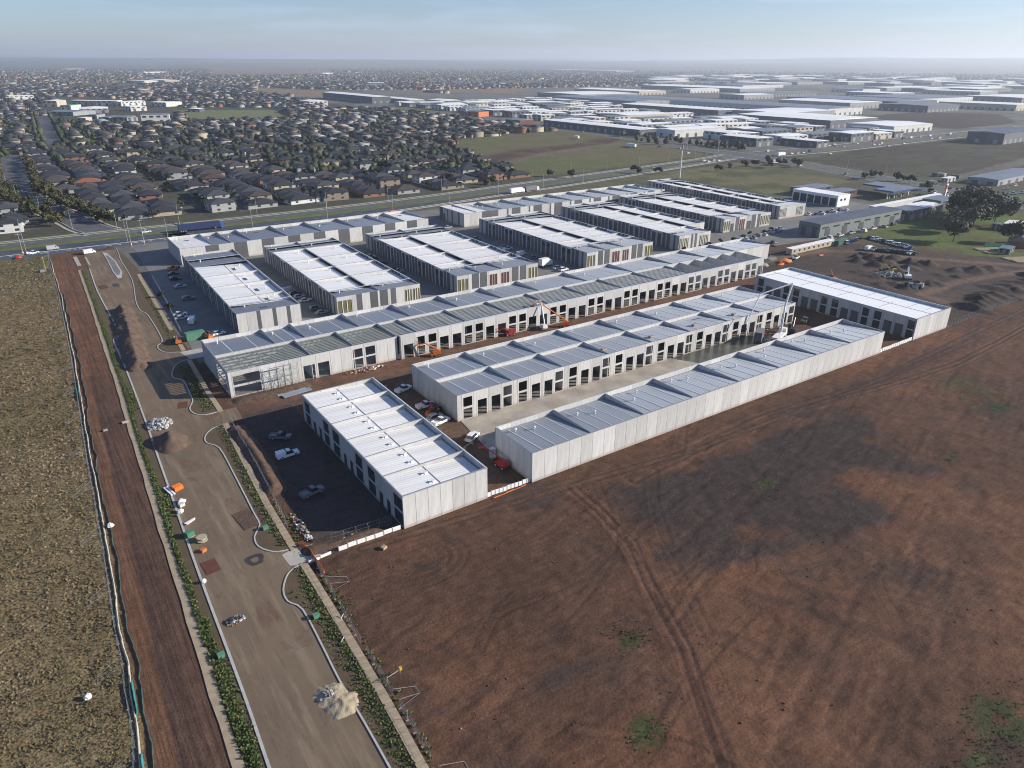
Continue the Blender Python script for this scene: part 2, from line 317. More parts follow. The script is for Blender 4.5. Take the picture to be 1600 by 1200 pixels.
for pts,wd,col,k in [([(87,103),(86,92),(84,80),(78,69),(72,55),(66,46),(60,36),(50,15)],3.2,(0.16,0.082,0.05),.8),
                   ([(100,97),(153,101),(190,94),(230,91),(262,92),(300,95),(420,98)],3.5,(0.17,0.092,0.058),.85),
                   ([(40,108),(80,104),(120,99),(190,97),(262,101),(330,104)],2.5,(0.14,0.08,0.052),.6),
                   ([(153,101),(200,97),(262,98)],5,(0.08,0.052,0.042),.5)]:
    d=pl_dist(x,y,pts); lay(sm(wd,wd*.4,d+1.5*(n2-.5))*k*F_,col)
    for off in (-1.0,1.0): lay(sm(.45,.1,np.abs(d-0.9))*F_*.5,(0.06,0.042,0.036))
    Z-=0.10*sm(.5,.1,np.abs(d-.9))*F_
rr3=np.random.default_rng(19)
def rut(pts,k=.55,w_=.30,gap=.95):
    global C,Z
    P=smooth0(pts); bx=(x>min(p[0] for p in P)-4)&(x<max(p[0] for p in P)+4)&(y>min(p[1] for p in P)-4)&(y<max(p[1] for p in P)+4)
    I=np.where(bx)[0]
    if not len(I): return
    d=pl_dist(x[I],y[I],P); m=np.maximum(sm(w_,.08,np.abs(d-gap)),0)*k*(.5+.8*n4[I])
    m=np.clip(m,0,1)[:,None]; C[I]=C[I]*(1-m)+np.array((0.058,0.038,0.030))*m; Z[I]-=.10*m[:,0]; Z[I]+=.07*sm(.75,.35,np.abs(d-gap-.45))*k*(d>gap)
def smooth0(pl,n=6):
    o=[]
    for i in range(len(pl)-1):
        p0=pl[max(i-1,0)];p1=pl[i];p2=pl[i+1];p3=pl[min(i+2,len(pl)-1)]
        for q in range(n):
            t=q/n; o.append(tuple(.5*((2*p1[j])+(-p0[j]+p2[j])*t+(2*p0[j]-5*p1[j]+4*p2[j]-p3[j])*t*t+(-p0[j]+3*p1[j]-3*p2[j]+p3[j])*t**3) for j in (0,1)))
    o.append(pl[-1]); return o
base=[(88,104),(87,97),(85.5,88),(82,77),(77,67),(72,56),(66,46),(61,38),(55,26)]
for q in range(9):
    o_=rr3.normal()*2.3; i0=rr3.integers(0,5); i1=i0+rr3.integers(3,6); rut([(a+o_+rr3.normal()*.35+(.12*o_)*(b-60)/20,b+rr3.normal()*.6) for a,b in base[i0:i1]],.12+.25*rr3.random(),.24,.9+.15*rr3.random())
for q in range(16):
    a,b=34+rr3.random()*110,22+rr3.random()*80; th_=rr3.choice([.28,.28,.28,-1.0,.9])+rr3.normal()*.12; L_=12+rr3.random()*38; cv=rr3.normal()*4
    rut([(a,b),(a+math.cos(th_)*L_*.5-math.sin(th_)*cv,b+math.sin(th_)*L_*.5+math.cos(th_)*cv),(a+math.cos(th_)*L_,b+math.sin(th_)*L_)],.3+.4*rr3.random())
for cc in ((47,101,7),(47.5,101,8.6),(47,101.5,5.4)):
    rut([(cc[0]+cc[2]*math.cos(q),cc[1]+.7*cc[2]*math.sin(q)-3) for q in np.arange(3.4,6.6,.35)],.4)
for o_ in (-1.4,0,1.5): rut([(100,98+o_),(153,101+o_),(186,95+o_),(224,91+o_),(262,92+o_),(330,97+o_)],.5)
# long scraper marks across the field (rows almost east-west)
ca,sa=math.cos(0.28),math.sin(0.28); u_=x*ca+y*sa; v_=-x*sa+y*ca
sc=vnoise(u_*.12,v_,2.2,21,3); lay(F_*sm(.60,.74,sc)*.22,(0.058,0.042,0.036)); Z-=F_*.10*sm(.56,.70,sc)
sc2=vnoise(u_*.9+v_*.2,v_*.15,3.0,22,3); lay(F_*sm(.62,.74,sc2)*.35,(0.06,0.044,0.037))
for cx_,cy_,r in [(67,62,3),(123,78,5),(56,47,4),(99,20,8),(170,62,4),(208,71,10),(215,80,12),(89,18,5)]:
    lay(sm(r,r*.3,np.hypot((x-cx_),(y-cy_)*1.3)+4*(n2-.5))*sm(.42,.55,n4)*.85,(0.055,0.075,0.03))
# dirt yard to the east with tracks and spoil heaps
E_=(x>264)&(x<430)&(y>110)&(y<216)&~inpoly(x,y,FARM)
lay(E_,(0.072,0.055,0.045)); lay(E_*sm(.5,.65,n1)*.6,(0.10,0.07,0.052))
for pts,wd in [([(292,118),(295,135),(328,136),(372,128),(430,110)],3.2),([(285,205),(325,203),(342,191),(352,170),(381,132),(440,60)],3.6),([(268,206),(300,207),(330,204)],5)]:
    lay(sm(wd,wd*.5,pl_dist(x,y,pts)+1.2*(n2-.5))*.9*((x>264)&(y>40)),(0.155,0.105,0.075))
pil=np.zeros_like(x)
_rp=np.random.default_rng(8)
bank=[(a+_rp.normal()*1.5,118+.0*a+_rp.normal()*2.5,3+3*_rp.random(),5+5*_rp.random(),1.2+1.6*_rp.random()) for a in np.arange(296,420,4.5)]+[(330+_rp.normal()*7,172+_rp.normal()*9,2.5+3*_rp.random(),2.5+3*_rp.random(),1.2+2*_rp.random()) for _ in range(16)]+[(310+_rp.normal()*12,152+_rp.normal()*10,2+3*_rp.random(),2+3*_rp.random(),.4+1.0*_rp.random()) for _ in range(22)]
for cx_,cy_,rx,ry,h_ in bank+[(333,179,5,4,3),(338,172,5,5,3.4),(341,165,4,4,2.6),(345,158,5,4,3),(330,185,4,3,2),(352,141,7,6,2.4),(360,138,7,5,2.2),(345,146,6,4,1.6),(306,160,6,4,1.2),(352,142,7,6,1.6)]:
    r=np.hypot((x-cx_)/rx,(y-cy_)/ry); pil=np.maximum(pil,h_*np.clip(1-r,0,1)*(0.75+.5*n4))
Z+=pil; lay(sm(.05,.5,pil)*.8,(0.055,0.045,0.04)); lay(sm(.05,.5,pil)*sm(.5,.6,n2)*.6,(0.085,0.066,0.055))
# estate: hard ground under the sheds
H_=(x>36)&(x<480)&(y>222)&(y<406)&~inpoly(x,y,LOT); lay(H_,(0.15,0.145,0.13))
Z+=S_*((n4-.5)*.16+(n2-.5)*.22)*np.where(F_|E_|W|D_,1,.0)*sm(0,3,np.where(F_,110-y,3)) + W*(n4-.5)*.3
Z-=np.where(T_,.03*sm(.10,.02,np.abs(ft-.42)),0)
far=np.hypot(x,y); 
Z+=np.where(far>9000, sm(9000,24000,far)*(150+420*np.clip(vnoise(x,y,7000,31,3)-.45,0,.35)),0)
C*= (0.86+0.28*n4)[:,None]; C=np.where(F_[:,None],C*np.array([.93,.905,.895]),C); C=np.where(W[:,None],C*(.85+.3*vnoise(x,y,1.1,77,2))[:,None],C)
ny,nx=GX.shape; idx=np.arange(nx*ny).reshape(ny,nx)
Fq=np.stack([idx[:-1,:-1].ravel(),idx[:-1,1:].ravel(),idx[1:,1:].ravel(),idx[1:,:-1].ravel()],1)
def ground_mat():
    m=bpy.data.materials.new('ground_soil'); m.use_nodes=True; n,l=_links(m); b=n['Principled BSDF']; b.inputs['Roughness'].default_value=.95; b.inputs['Specular IOR Level'].default_value=.1
    a=n.new('ShaderNodeVertexColor'); a.layer_name='soil'
    g=n.new('ShaderNodeNewGeometry'); prev=a.outputs[0]
    for s,lo,hi in ((2.6,.72,1.28),(0.35,.82,1.18),(0.045,.86,1.14)):
        z=n.new('ShaderNodeTexNoise'); z.inputs['Scale'].default_value=s; z.inputs['Detail'].default_value=5; z.inputs['Roughness'].default_value=.65; l.new(g.outputs['Position'],z.inputs['Vector'])
        r=n.new('ShaderNodeMapRange'); r.inputs[1].default_value=.3; r.inputs[2].default_value=.7; r.inputs[3].default_value=lo; r.inputs[4].default_value=hi; l.new(z.outputs['Fac'],r.inputs[0])
        mu=n.new('ShaderNodeMixRGB'); mu.blend_type='MULTIPLY'; mu.inputs[0].default_value=1; l.new(prev,mu.inputs[1]); l.new(r.outputs[0],mu.inputs[2]); prev=mu.outputs[0]
    # drag marks left by the scraper: stretched along the field's working direction
    mp=n.new('ShaderNodeMapping'); mp.inputs['Rotation'].default_value=(0,0,-.28); mp.inputs['Scale'].default_value=(.24,1.5,1); l.new(g.outputs['Position'],mp.inputs[0])
    z=n.new('ShaderNodeTexNoise'); z.inputs['Scale'].default_value=.9; z.inputs['Detail'].default_value=7; z.inputs['Roughness'].default_value=.7; l.new(mp.outputs[0],z.inputs['Vector'])
    r=n.new('ShaderNodeMapRange'); r.inputs[1].default_value=.3; r.inputs[2].default_value=.62; r.inputs[3].default_value=.70; r.inputs[4].default_value=1.07; l.new(z.outputs['Fac'],r.inputs[0])
    mu=n.new('ShaderNodeMixRGB'); mu.blend_type='MULTIPLY'; l.new(a.outputs['Alpha'],mu.inputs[0]); l.new(prev,mu.inputs[1]); l.new(r.outputs[0],mu.inputs[2]); prev=mu.outputs[0]
    zn=n.new('ShaderNodeVertexColor'); zn.layer_name='zone'; sp=n.new('ShaderNodeSeparateColor'); l.new(zn.outputs[0],sp.inputs[0])
    # wheel streaks drawn out along the dirt track
    for sc_,lo,hi,c0,c1 in (((1.6,.035,1),.36,.62,.66,1.14),((4.5,.10,1),.40,.60,.76,1.10)):
        mp=n.new('ShaderNodeMapping'); mp.inputs['Rotation'].default_value=(0,0,.037); mp.inputs['Scale'].default_value=sc_; l.new(g.outputs['Position'],mp.inputs[0])
        z=n.new('ShaderNodeTexNoise'); z.inputs['Scale'].default_value=1.0; z.inputs['Detail'].default_value=6; z.inputs['Roughness'].default_value=.7; z.inputs['Distortion'].default_value=.3; l.new(mp.outputs[0],z.inputs['Vector'])
        r=n.new('ShaderNodeMapRange'); r.inputs[1].default_value=lo; r.inputs[2].default_value=hi; r.inputs[3].default_value=c0; r.inputs[4].default_value=c1; l.new(z.outputs['Fac'],r.inputs[0])
        mu=n.new('ShaderNodeMixRGB'); mu.blend_type='MULTIPLY'; l.new(sp.outputs[0],mu.inputs[0]); l.new(prev,mu.inputs[1]); l.new(r.outputs[0],mu.inputs[2]); prev=mu.outputs[0]
    # matted dry grass: pale tips over dark gaps
    z=n.new('ShaderNodeTexNoise'); z.inputs['Scale'].default_value=2.3; z.inputs['Detail'].default_value=3; z.inputs['Roughness'].default_value=.6; l.new(g.outputs['Position'],z.inputs['Vector'])
    r=n.new('ShaderNodeMapRange'); r.inputs[1].default_value=.38; r.inputs[2].default_value=.62; r.inputs[3].default_value=.48; r.inputs[4].default_value=1.38; l.new(z.outputs['Fac'],r.inputs[0])
    mu=n.new('ShaderNodeMixRGB'); mu.blend_type='MULTIPLY'; l.new(sp.outputs[1],mu.inputs[0]); l.new(prev,mu.inputs[1]); l.new(r.outputs[0],mu.inputs[2]); prev=mu.outputs[0]
    l.new(prev,b.inputs['Base Color'])
    z=n.new('ShaderNodeTexNoise'); z.inputs['Scale'].default_value=2.2; z.inputs['Detail'].default_value=6; z.inputs['Roughness'].default_value=.7; l.new(g.outputs['Position'],z.inputs['Vector'])
    bp=n.new('ShaderNodeBump'); bp.inputs['Strength'].default_value=.55; bp.inputs['Distance'].default_value=.25; l.new(z.outputs['Fac'],bp.inputs['Height']); l.new(bp.outputs[0],b.inputs['Normal'])
    return m
struct(link('ground', np_mesh('ground', np.stack([x,y,Z],1), Fq, ground_mat(), smooth=True, attrs={'soil':np.concatenate([C,(F_*1.0)[:,None]],1),'zone':np.stack([T_*1.0,W*1.0,F_*1.0],1)})))
def zoom_free(): pass
del GX,GY,Fq

# ---------------------------------------------------------------- paved sheets
def road_mat():
    m=bpy.data.materials.new('dusty_road'); m.use_nodes=True; n,l=_links(m); b=n['Principled BSDF']; b.inputs['Roughness'].default_value=.92; b.inputs['Specular IOR Level'].default_value=.15
    g=n.new('ShaderNodeNewGeometry'); prev=None
    def noise(sc,rot,scale,det=6,dist=0):
        mp=n.new('ShaderNodeMapping'); mp.inputs['Rotation'].default_value=(0,0,rot); mp.inputs['Scale'].default_value=sc; l.new(g.outputs['Position'],mp.inputs[0])
        z=n.new('ShaderNodeTexNoise'); z.inputs['Scale'].default_value=scale; z.inputs['Detail'].default_value=det; z.inputs['Roughness'].default_value=.65; z.inputs['Distortion'].default_value=dist; l.new(mp.outputs[0],z.inputs['Vector']); return z.outputs['Fac']
    def mix(prev,fac,lo,hi,col,amt):
        r=n.new('ShaderNodeMapRange'); r.inputs[1].default_value=lo; r.inputs[2].default_value=hi; r.inputs[4].default_value=amt; l.new(fac,r.inputs[0])
        x_=n.new('ShaderNodeMixRGB'); l.new(r.outputs[0],x_.inputs[0]); x_.inputs[2].default_value=(*col,1)
        if prev is None: x_.inputs[1].default_value=(.190,.138,.090,1)
        else: l.new(prev,x_.inputs[1])
        return x_.outputs[0]
    prev=mix(prev,noise((1,1,1),0,.07),.40,.62,(.138,.103,.072),.75)     # cleaner asphalt
    prev=mix(prev,noise((.55,.045,1),.037,1.0,5),.50,.66,(.27,.205,.135),.75)   # dust lines along the wheel paths
    prev=mix(prev,noise((.9,.06,1),.037,1.6,5),.56,.70,(.085,.070,.058),.5)
    prev=mix(prev,noise((1,.5,1),0,.16,6,.6),.58,.66,(.135,.080,.052),.8)   # soil stains
    prev=mix(prev,noise((1,1,1),0,.35,6,.8),.62,.70,(.24,.22,.19),.6)       # pale cement scuffs
    prev=mix(prev,noise((1,1,1),0,6,4),.45,.8,(.09,.072,.058),.6)
    l.new(prev,b.inputs['Base Color']); MATS['dusty_road']=m; return m
ASPH=road_mat()
HASPH=mat('highway_asphalt', (0.115,0.112,0.108), rough=.85, var=.10, nscale=.05, stretch=(.3,2,1))
BLUEA=mat('street_asphalt', (0.105,0.105,0.11), rough=.85, var=.12, nscale=.1)
CONCP=mat('pale_concrete', (0.42,0.39,0.33), rough=.9, var=.08, nscale=.4, objvar=.08)
TANP=mat('tan_path', (0.38,0.30,0.20), rough=.9, var=.10, nscale=.6, objvar=.10)
KERBM=mat('kerb_concrete', (0.44,0.43,0.40), rough=.9, var=.08, nscale=.8)
VERGE=mat('verge_soil', (0.125,0.078,0.048), rough=.95, var=.2, nscale=.5, bump=.4, col2=(0.080,0.068,0.036))
YARD=mat('yard_concrete', (0.185,0.180,0.165), rough=.85, var=.10, nscale=.12)
YARDL=mat('fresh_concrete', (0.40,0.355,0.29), rough=.9, var=.16, nscale=.16, bump=.2)
YARDW=mat('wet_concrete', (0.105,0.105,0.085), rough=.28, var=.22, nscale=.22, spec=.5)
GRASSG=mat('mown_grass', (0.125,0.140,0.046), rough=.95, var=.18, nscale=.15, bump=.3)
PAINT=mat('road_paint', (0.65,0.65,0.62), rough=.8, var=.06)
def sheet(name, pts, z, m, z0=None, parent=None):
    b=MB(); 
    if z0 is None: b.poly([(a,c,z) for a,c in pts])
    else: b.prism(pts, z0, z)
    import bmesh
    me=b.mesh(name, m); bm=bmesh.new(); bm.from_mesh(me); bmesh.ops.triangulate(bm, faces=[f for f in bm.faces if len(f.verts)>4]); bmesh.ops.recalc_face_normals(bm, faces=bm.faces)
    if z0 is None:
        for f in bm.faces:
            if f.normal.z<0: f.normal_flip()
    bm.to_mesh(me); bm.free()
    o=link(name, me, parent); 
    if parent is None: struct(o)
    return o
def offs(pl, d):
    out=[]
    for i,p in enumerate(pl):
        a=pl[max(i-1,0)]; b=pl[min(i+1,len(pl)-1)]; t=Vector((b[0]-a[0],b[1]-a[1])).normalized()
        out.append((p[0]-t.y*d, p[1]+t.x*d))
    return out
def smooth_pl(pl, n=3):
    out=[]
    for i in range(len(pl)-1):
        p0=pl[max(i-1,0)];p1=pl[i];p2=pl[i+1];p3=pl[min(i+2,len(pl)-1)]
        for k in range(n):
            t=k/n; out.append(tuple(.5*((2*p1[j])+(-p0[j]+p2[j])*t+(2*p0[j]-5*p1[j]+4*p2[j]-p3[j])*t*t+(-p0[j]+3*p1[j]-3*p2[j]+p3[j])*t**3) for j in (0,1)))
    out.append(pl[-1]); return out
def ribbon(name, pl, d0, d1, z, m, z0=None, parent=None):
    A=offs(pl,d0); B_=offs(pl,d1); b=MB()
    for i in range(len(pl)-1):
        q=[A[i],A[i+1],B_[i+1],B_[i]]
        if z0 is None: b.poly([(p[0],p[1],z) for p in q])
        else: b.hexa([(p[0],p[1],z0) for p in q]+[(p[0],p[1],z) for p in q])
    me=b.mesh(name,m)
    if z0 is None:
        for p in me.polygons:
            if p.normal.z<0: p.flip()
    o=link(name,me,parent)
    if parent is None: struct(o)
    return o
def between(name, A, B_, z, m):
    b=MB()
    for i in range(len(A)-1): b.poly([(A[i][0],A[i][1],z),(A[i+1][0],A[i+1][1],z),(B_[i+1][0],B_[i+1][1],z),(B_[i][0],B_[i][1],z)])
    me=b.mesh(name,m)
    for p in me.polygons:
        if p.normal.z<0: p.flip()
    return struct(link(name,me))
# estate road (unfinished, dusty), islands, kerbs, paths
road_pts=[p for p in KERB_L if p[1]<=400]+[(a+.3,b) for a,b in FP_L[::-1] if b<346]+[(37,372),(37.5,398),(22.6,398)]
sheet('estate_road', road_pts, .02, ASPH)
KL=smooth_pl(KERB_L,3)
ribbon('kerb', [p for p in KL if p[1]<366], 0, .42, .15, KERBM, -.05)

YY=list(range(364,8,-6))
between('verge', [(at_y(TRK_R,v)+1.4,v) for v in YY], [(at_y(KERB_L,v)-.02,v) for v in YY], .045, VERGE)
between('path', [(at_y(TRK_R,v)+.25*math.sin(v*1.7)*.4,v) for v in YY], [(at_y(TRK_R,v)+1.55+.25*math.sin(v*.9),v) for v in YY], .065, TANP)
for k,KP in enumerate((KR_A,KR_B,KR_C,KR_D)):
    lo,hi=KP[-1][1],KP[0][1]
    right=[(at_y(FP_L,v)+1.5,v) for v in np.linspace(lo,min(hi,350),14)]
    S2=smooth_pl(KP,3)
    isl=sheet('verge', S2+right, .10, VERGE, -.04)
    ribbon('kerb', S2, -.28, 0, .15, KERBM, -.05)
# footpath: separate concrete slabs
fpo=struct(link('footpath', None))
slab=MB().box(-.68,-.74,0,.68,.74,.09).mesh('slab',TANP)
v=250.0
while v>40:
    if not (176<v<184 or 110<v<115 or 227<v<235):
        a=at_y(FP_L,v); a2=at_y(FP_L,v-1.5); link('slab', slab, fpo, (a+.72,v,.10 if True else 0), math.atan2(a2-a,1.5)*1.0)
    v-=1.53
between('footpath', [(at_y(FP_L,v_)+.04,v_) for v_ in range(342,252,-6)], [(at_y(FP_L,v_)+1.4,v_) for v_ in range(342,252,-6)], .13, TANP)
for nm,pts in [('driveway',[(29.6,115.4),(32.5,114.5),(33,110.2),(28.6,109.7),(26.8,110.6),(26.6,114.6)]),('driveway',[(33.2,184),(37,184),(36.5,176),(31.6,175.6),(29,176.5),(29,183)]),('driveway',[(33,235),(43.5,234.5),(44,226),(34.5,226.6)])]:
    sheet(nm, pts, .055, CONCP if pts[0][1]<130 or pts[0][1]>230 else ASPH)
# concrete median island near the highway end
mi=sheet('median_island',[(30.3,394),(31.9,392),(33.2,372),(32.8,350),(31.2,340.5),(29.6,340),(29.4,352),(30.2,378)],.14,KERBM,-.04)
sheet('median_island',[(30.6,386),(31.6,386),(32.7,372),(32.3,351),(31.0,345),(30.0,346),(29.9,352),(30.6,376)],.16,GRASSG if False else YARD)
for a,b,c_,d in [(17.6,372,19.2,392),(22.2,371,22.8,389)]: sheet('footpath',[(a,b),(c_,b),(c_,d),(a,d)],.05,CONCP)
# yards
sheet('concrete_yard',[(83,143.3),(80.2,123.5),(170,123.5),(168,130),(172,143.3)],.02,YARDL)
sheet('concrete_yard',[(150,123.5),(205,123.5),(208,134),(200,143.3),(160,143.3),(166,133)],.028,YARDW)
sheet('estate_yard',[(36.8,232),(43,222.5),(290,223.5),(300,224),(350,218),(432,219),(470,240),(470,300),(400,300),(402,400),(372,404),(44.5,404),(42,330),(38.3,270)],.0,YARD)
# highway carriageways, median, kerbs, paths
N=smooth_pl(HWY_N,3); S3=smooth_pl(HWY_S,3)
ribbon('highway', N, -10.5, 0, .03, HASPH); ribbon('highway', S3, 0, 11.5, .03, mat('new_asphalt',(.066,.071,.080),rough=.6,var=.12,nscale=.06,stretch=(.3,2,1)))
ribbon('grass_strip', N, -19, -10.7, .05, GRASSG); ribbon('grass_strip', N, .5, 7, .05, GRASSG)
ribbon('footpath', N, 3.2, 5.2, .07, CONCP); ribbon('footpath', S3, -5, -2.6, .05, CONCP); ribbon('kerb', S3, -.5, 0, .14, KERBM, -.05); ribbon('kerb', N, 0, .5, .14, KERBM, -.05)
Cc=smooth_pl(CROSS,3); ribbon('highway', Cc, -15, -3, .034, HASPH); ribbon('highway', Cc, 3, 15, .034, HASPH); ribbon('grass_strip', Cc, -3, 3, .05, GRASSG); ribbon('kerb', Cc, 15, 15.8, .12, KERBM, -.05); ribbon('kerb', Cc, -15.8, -15, .12, KERBM, -.05)
Nn=smooth_pl(NEH,3); ribbon('highway', Nn, 2.5, 15, .038, HASPH); ribbon('highway', Nn, -15, -2.5, .038, HASPH); ribbon('grass_strip', Nn, -2.5, 2.5, .05, GRASSG); ribbon('footpath', Nn, 19, 21.5, .05, CONCP); ribbon('footpath', Nn, -22, -19, .05, CONCP)
sheet('highway',[(606,455),(655,462),(655,512),(606,515),(590,495),(590,478)],.056,HASPH)
dl=MB()
for pl,o_ in ((N,-5.2),(S3,5.7),(Cc,9),(Cc,-9),(Nn,8.7),(Nn,-8.7)):
    Q=offs(pl,o_)
    for a,b in zip(Q[:-1],Q[1:]):
        L=math.dist(a,b); k=0.0
        if L>400 or L<1: continue
        t=((b[0]-a[0])/L,(b[1]-a[1])/L); nn=(-t[1]*.09,t[0]*.09)
        while k<L-3:
            p=(a[0]+t[0]*k,a[1]+t[1]*k); q=(p[0]+t[0]*3,p[1]+t[1]*3)
            dl.poly([(p[0]-nn[0],p[1]-nn[1],.064),(q[0]-nn[0],q[1]-nn[1],.064),(q[0]+nn[0],q[1]+nn[1],.064),(p[0]+nn[0],p[1]+nn[1],.064)]); k+=12
struct(dl.obj('lane_markings',PAINT))
# entry street and parkway into the housing
ENT=smooth_pl([(38,443),(32,462),(27,492),(18,535),(12,575),(9,606),(8,640)],4); ribbon('street', ENT, -7.5, 7.5, .045, BLUEA); ribbon('footpath', ENT, 9.5, 11, .05, CONCP); ribbon('footpath', ENT, -11, -9.5, .05, CONCP); ribbon('kerb', ENT, 7.5, 7.9, .13, KERBM, -.05); ribbon('kerb', ENT, -7.9, -7.5, .13, KERBM, -.05)
PKW=smooth_pl([(5,600),(7,700),(9,838),(18,868)],4); ribbon('street', PKW, -9, 9, .049, BLUEA)
PK2=smooth_pl([(52,930),(57,1080),(62,1195),(75,1500)],4); ribbon('street', PK2, -8, 8, .045, BLUEA)
# ================================================================ SHEDS
_pc={}
def panel_mesh(w_,h,ops,mk,t=.18):
    key=(round(w_,2),round(h,2),tuple(ops),mk.name,t)
    if key in _pc: return _pc[key]
    b=MB(); cuts=sorted({0.0,w_}|{q for o in ops for q in (o[0],o[1])})
    for xa,xb in zip(cuts[:-1],cuts[1:]):
        if xb-xa<1e-4: continue
        mid=(xa+xb)/2; zz=0.0
        for o in sorted([o for o in ops if o[0]<mid<o[1]], key=lambda o:o[2]):
            if o[2]-zz>1e-3: b.box(xa,0,zz,xb,t,o[2])
            zz=o[3]
        if h-zz>1e-3: b.box(xa,0,zz,xb,t,h)
    me=b.mesh('wall_panel',mk); _pc[key]=me; return me
_mc={}
def cached(key, fn):
    if key not in _mc: _mc[key]=fn()
    return _mc[key]
def boxmesh(w_,d,h,m,name='panel'): return cached(('box',round(w_,2),round(d,2),round(h,2),m.name,name), lambda: MB().box(0,0,0,w_,d,h).mesh(name,m))
GAP=.07
def facade(B, p, ang, h, spec):
    """spec: list of (width, kind); p is the left end seen from outside, local x runs along the wall, local y goes into the shed"""
    c,s=math.cos(ang),math.sin(ang); u=0.0
    def at(uu,vv=0,zz=0): return (p[0]+c*uu-s*vv, p[1]+s*uu+c*vv, zz)
    for w_,k in spec:
        g=GAP
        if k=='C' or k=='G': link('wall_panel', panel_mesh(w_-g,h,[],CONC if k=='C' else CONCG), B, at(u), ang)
        elif k=='K': link('wall_panel', panel_mesh(w_-g,h,[],DARKP), B, at(u), ang)
        elif k=='D': link('wall_panel', panel_mesh(w_-g,h,[(.45,w_-.5,0,4.6)],CONC), B, at(u), ang)
        elif k=='W':
            link('wall_panel', panel_mesh(w_-g,h,[(.45,w_-.5,.25,3.15),(.45,w_-.5,3.65,6.35)],CONC), B, at(u), ang)
        elif k=='Wg':   # shut stacked windows with dark glass
            link('wall_panel', panel_mesh(w_-g,h,[(.4,w_-.45,.2,3.2),(.4,w_-.45,3.6,6.6)],CONCG), B, at(u), ang)
            link('window', boxmesh(w_-.9,.05,3.0,GLASS,'window'), B, at(u+.42,.10,.2), ang); link('window', boxmesh(w_-.9,.05,3.0,GLASS,'window'), B, at(u+.42,.10,3.6), ang)
        elif k=='d':
            link('wall_panel', panel_mesh(w_-g,h,[(.3,w_-.35,0,3.1)],CONCG), B, at(u), ang); link('door', boxmesh(w_-.7,.05,3.08,DARK,'door'), B, at(u+.32,.10,0.01), ang)
        elif k in ('R','Rw','M','O'):
            hd=4.4 if k in('R','Rw') else h-1.5
            z0=0.0 if k!='O' else 1.0
            link('wall_panel', panel_mesh(w_-g,h,[(.25,w_-.3,z0,hd)] if k!='Rw' else [(.25,w_-.3,0,h-.7)],CONC if k!='R' else CONCG), B, at(u), ang)
            if k=='Rw':
                link('roller_shutter', boxmesh(w_-.6,.05,4.4,ROLLER,'roller_shutter'), B, at(u+.27,.10,.01), ang)
                link('window', boxmesh(w_-.6,.05,h-.72-4.45,GLASS,'window'), B, at(u+.27,.10,4.44), ang)
            elif k=='R': link('roller_shutter', boxmesh(w_-.6,.05,hd-.02,ROLLER,'roller_shutter'), B, at(u+.27,.10,.01), ang)
            elif k=='M':
                link('roller_shutter', boxmesh(w_-.6,.05,hd-.5,REDP,'roller_shutter'), B, at(u+.27,.10,.5), ang)
                link('glazing_bar', boxmesh(.12,.06,hd,WHITE,'glazing_bar'), B, at(u+w_*.35,.03,0), ang); link('glazing_bar', boxmesh(.12,.06,hd,WHITE,'glazing_bar'), B, at(u+w_*.65,.03,0), ang)
            else:
                link('glazing', boxmesh(w_-.6,.05,hd-1.0,GLASSG,'glazing'), B, at(u+.27,.12,1.0), ang)
                for q in (.33,.63): link('glazing_bar', boxmesh(.22,.16,hd-1,WHITE,'glazing_bar'), B, at(u+w_*q,-.03,1.0), ang)
                link('door', boxmesh(w_-.6,.05,.97,DARK,'door'), B, at(u+.27,.14,.01), ang)
        elif k=='x': pass
        u+=w_
def solid_spec(L,w_=5.0,k='C'):
    n=max(1,round(L/w_)); return [(L/n,k)]*n
def vent_mesh():
    b=MB(); b.tube((0,0,0),(0,0,.55),.16,.16,8,0); b.ball((0,0,.72),.34,.34,.26,8,5,0); return b.mesh('roof_vent',PVC)
def box_vent_mesh():
    b=MB(); b.box(-.45,-.3,0,.45,.3,.75,0); b.box(-.55,-.4,.75,.55,.4,.85,0); b.tube((-.45,0,.35),(-1.5,0,.12),.18,.18,6,0); return b.mesh('roof_vent',PVC)
VENT=vent_mesh(); BVENT=box_vent_mesh()
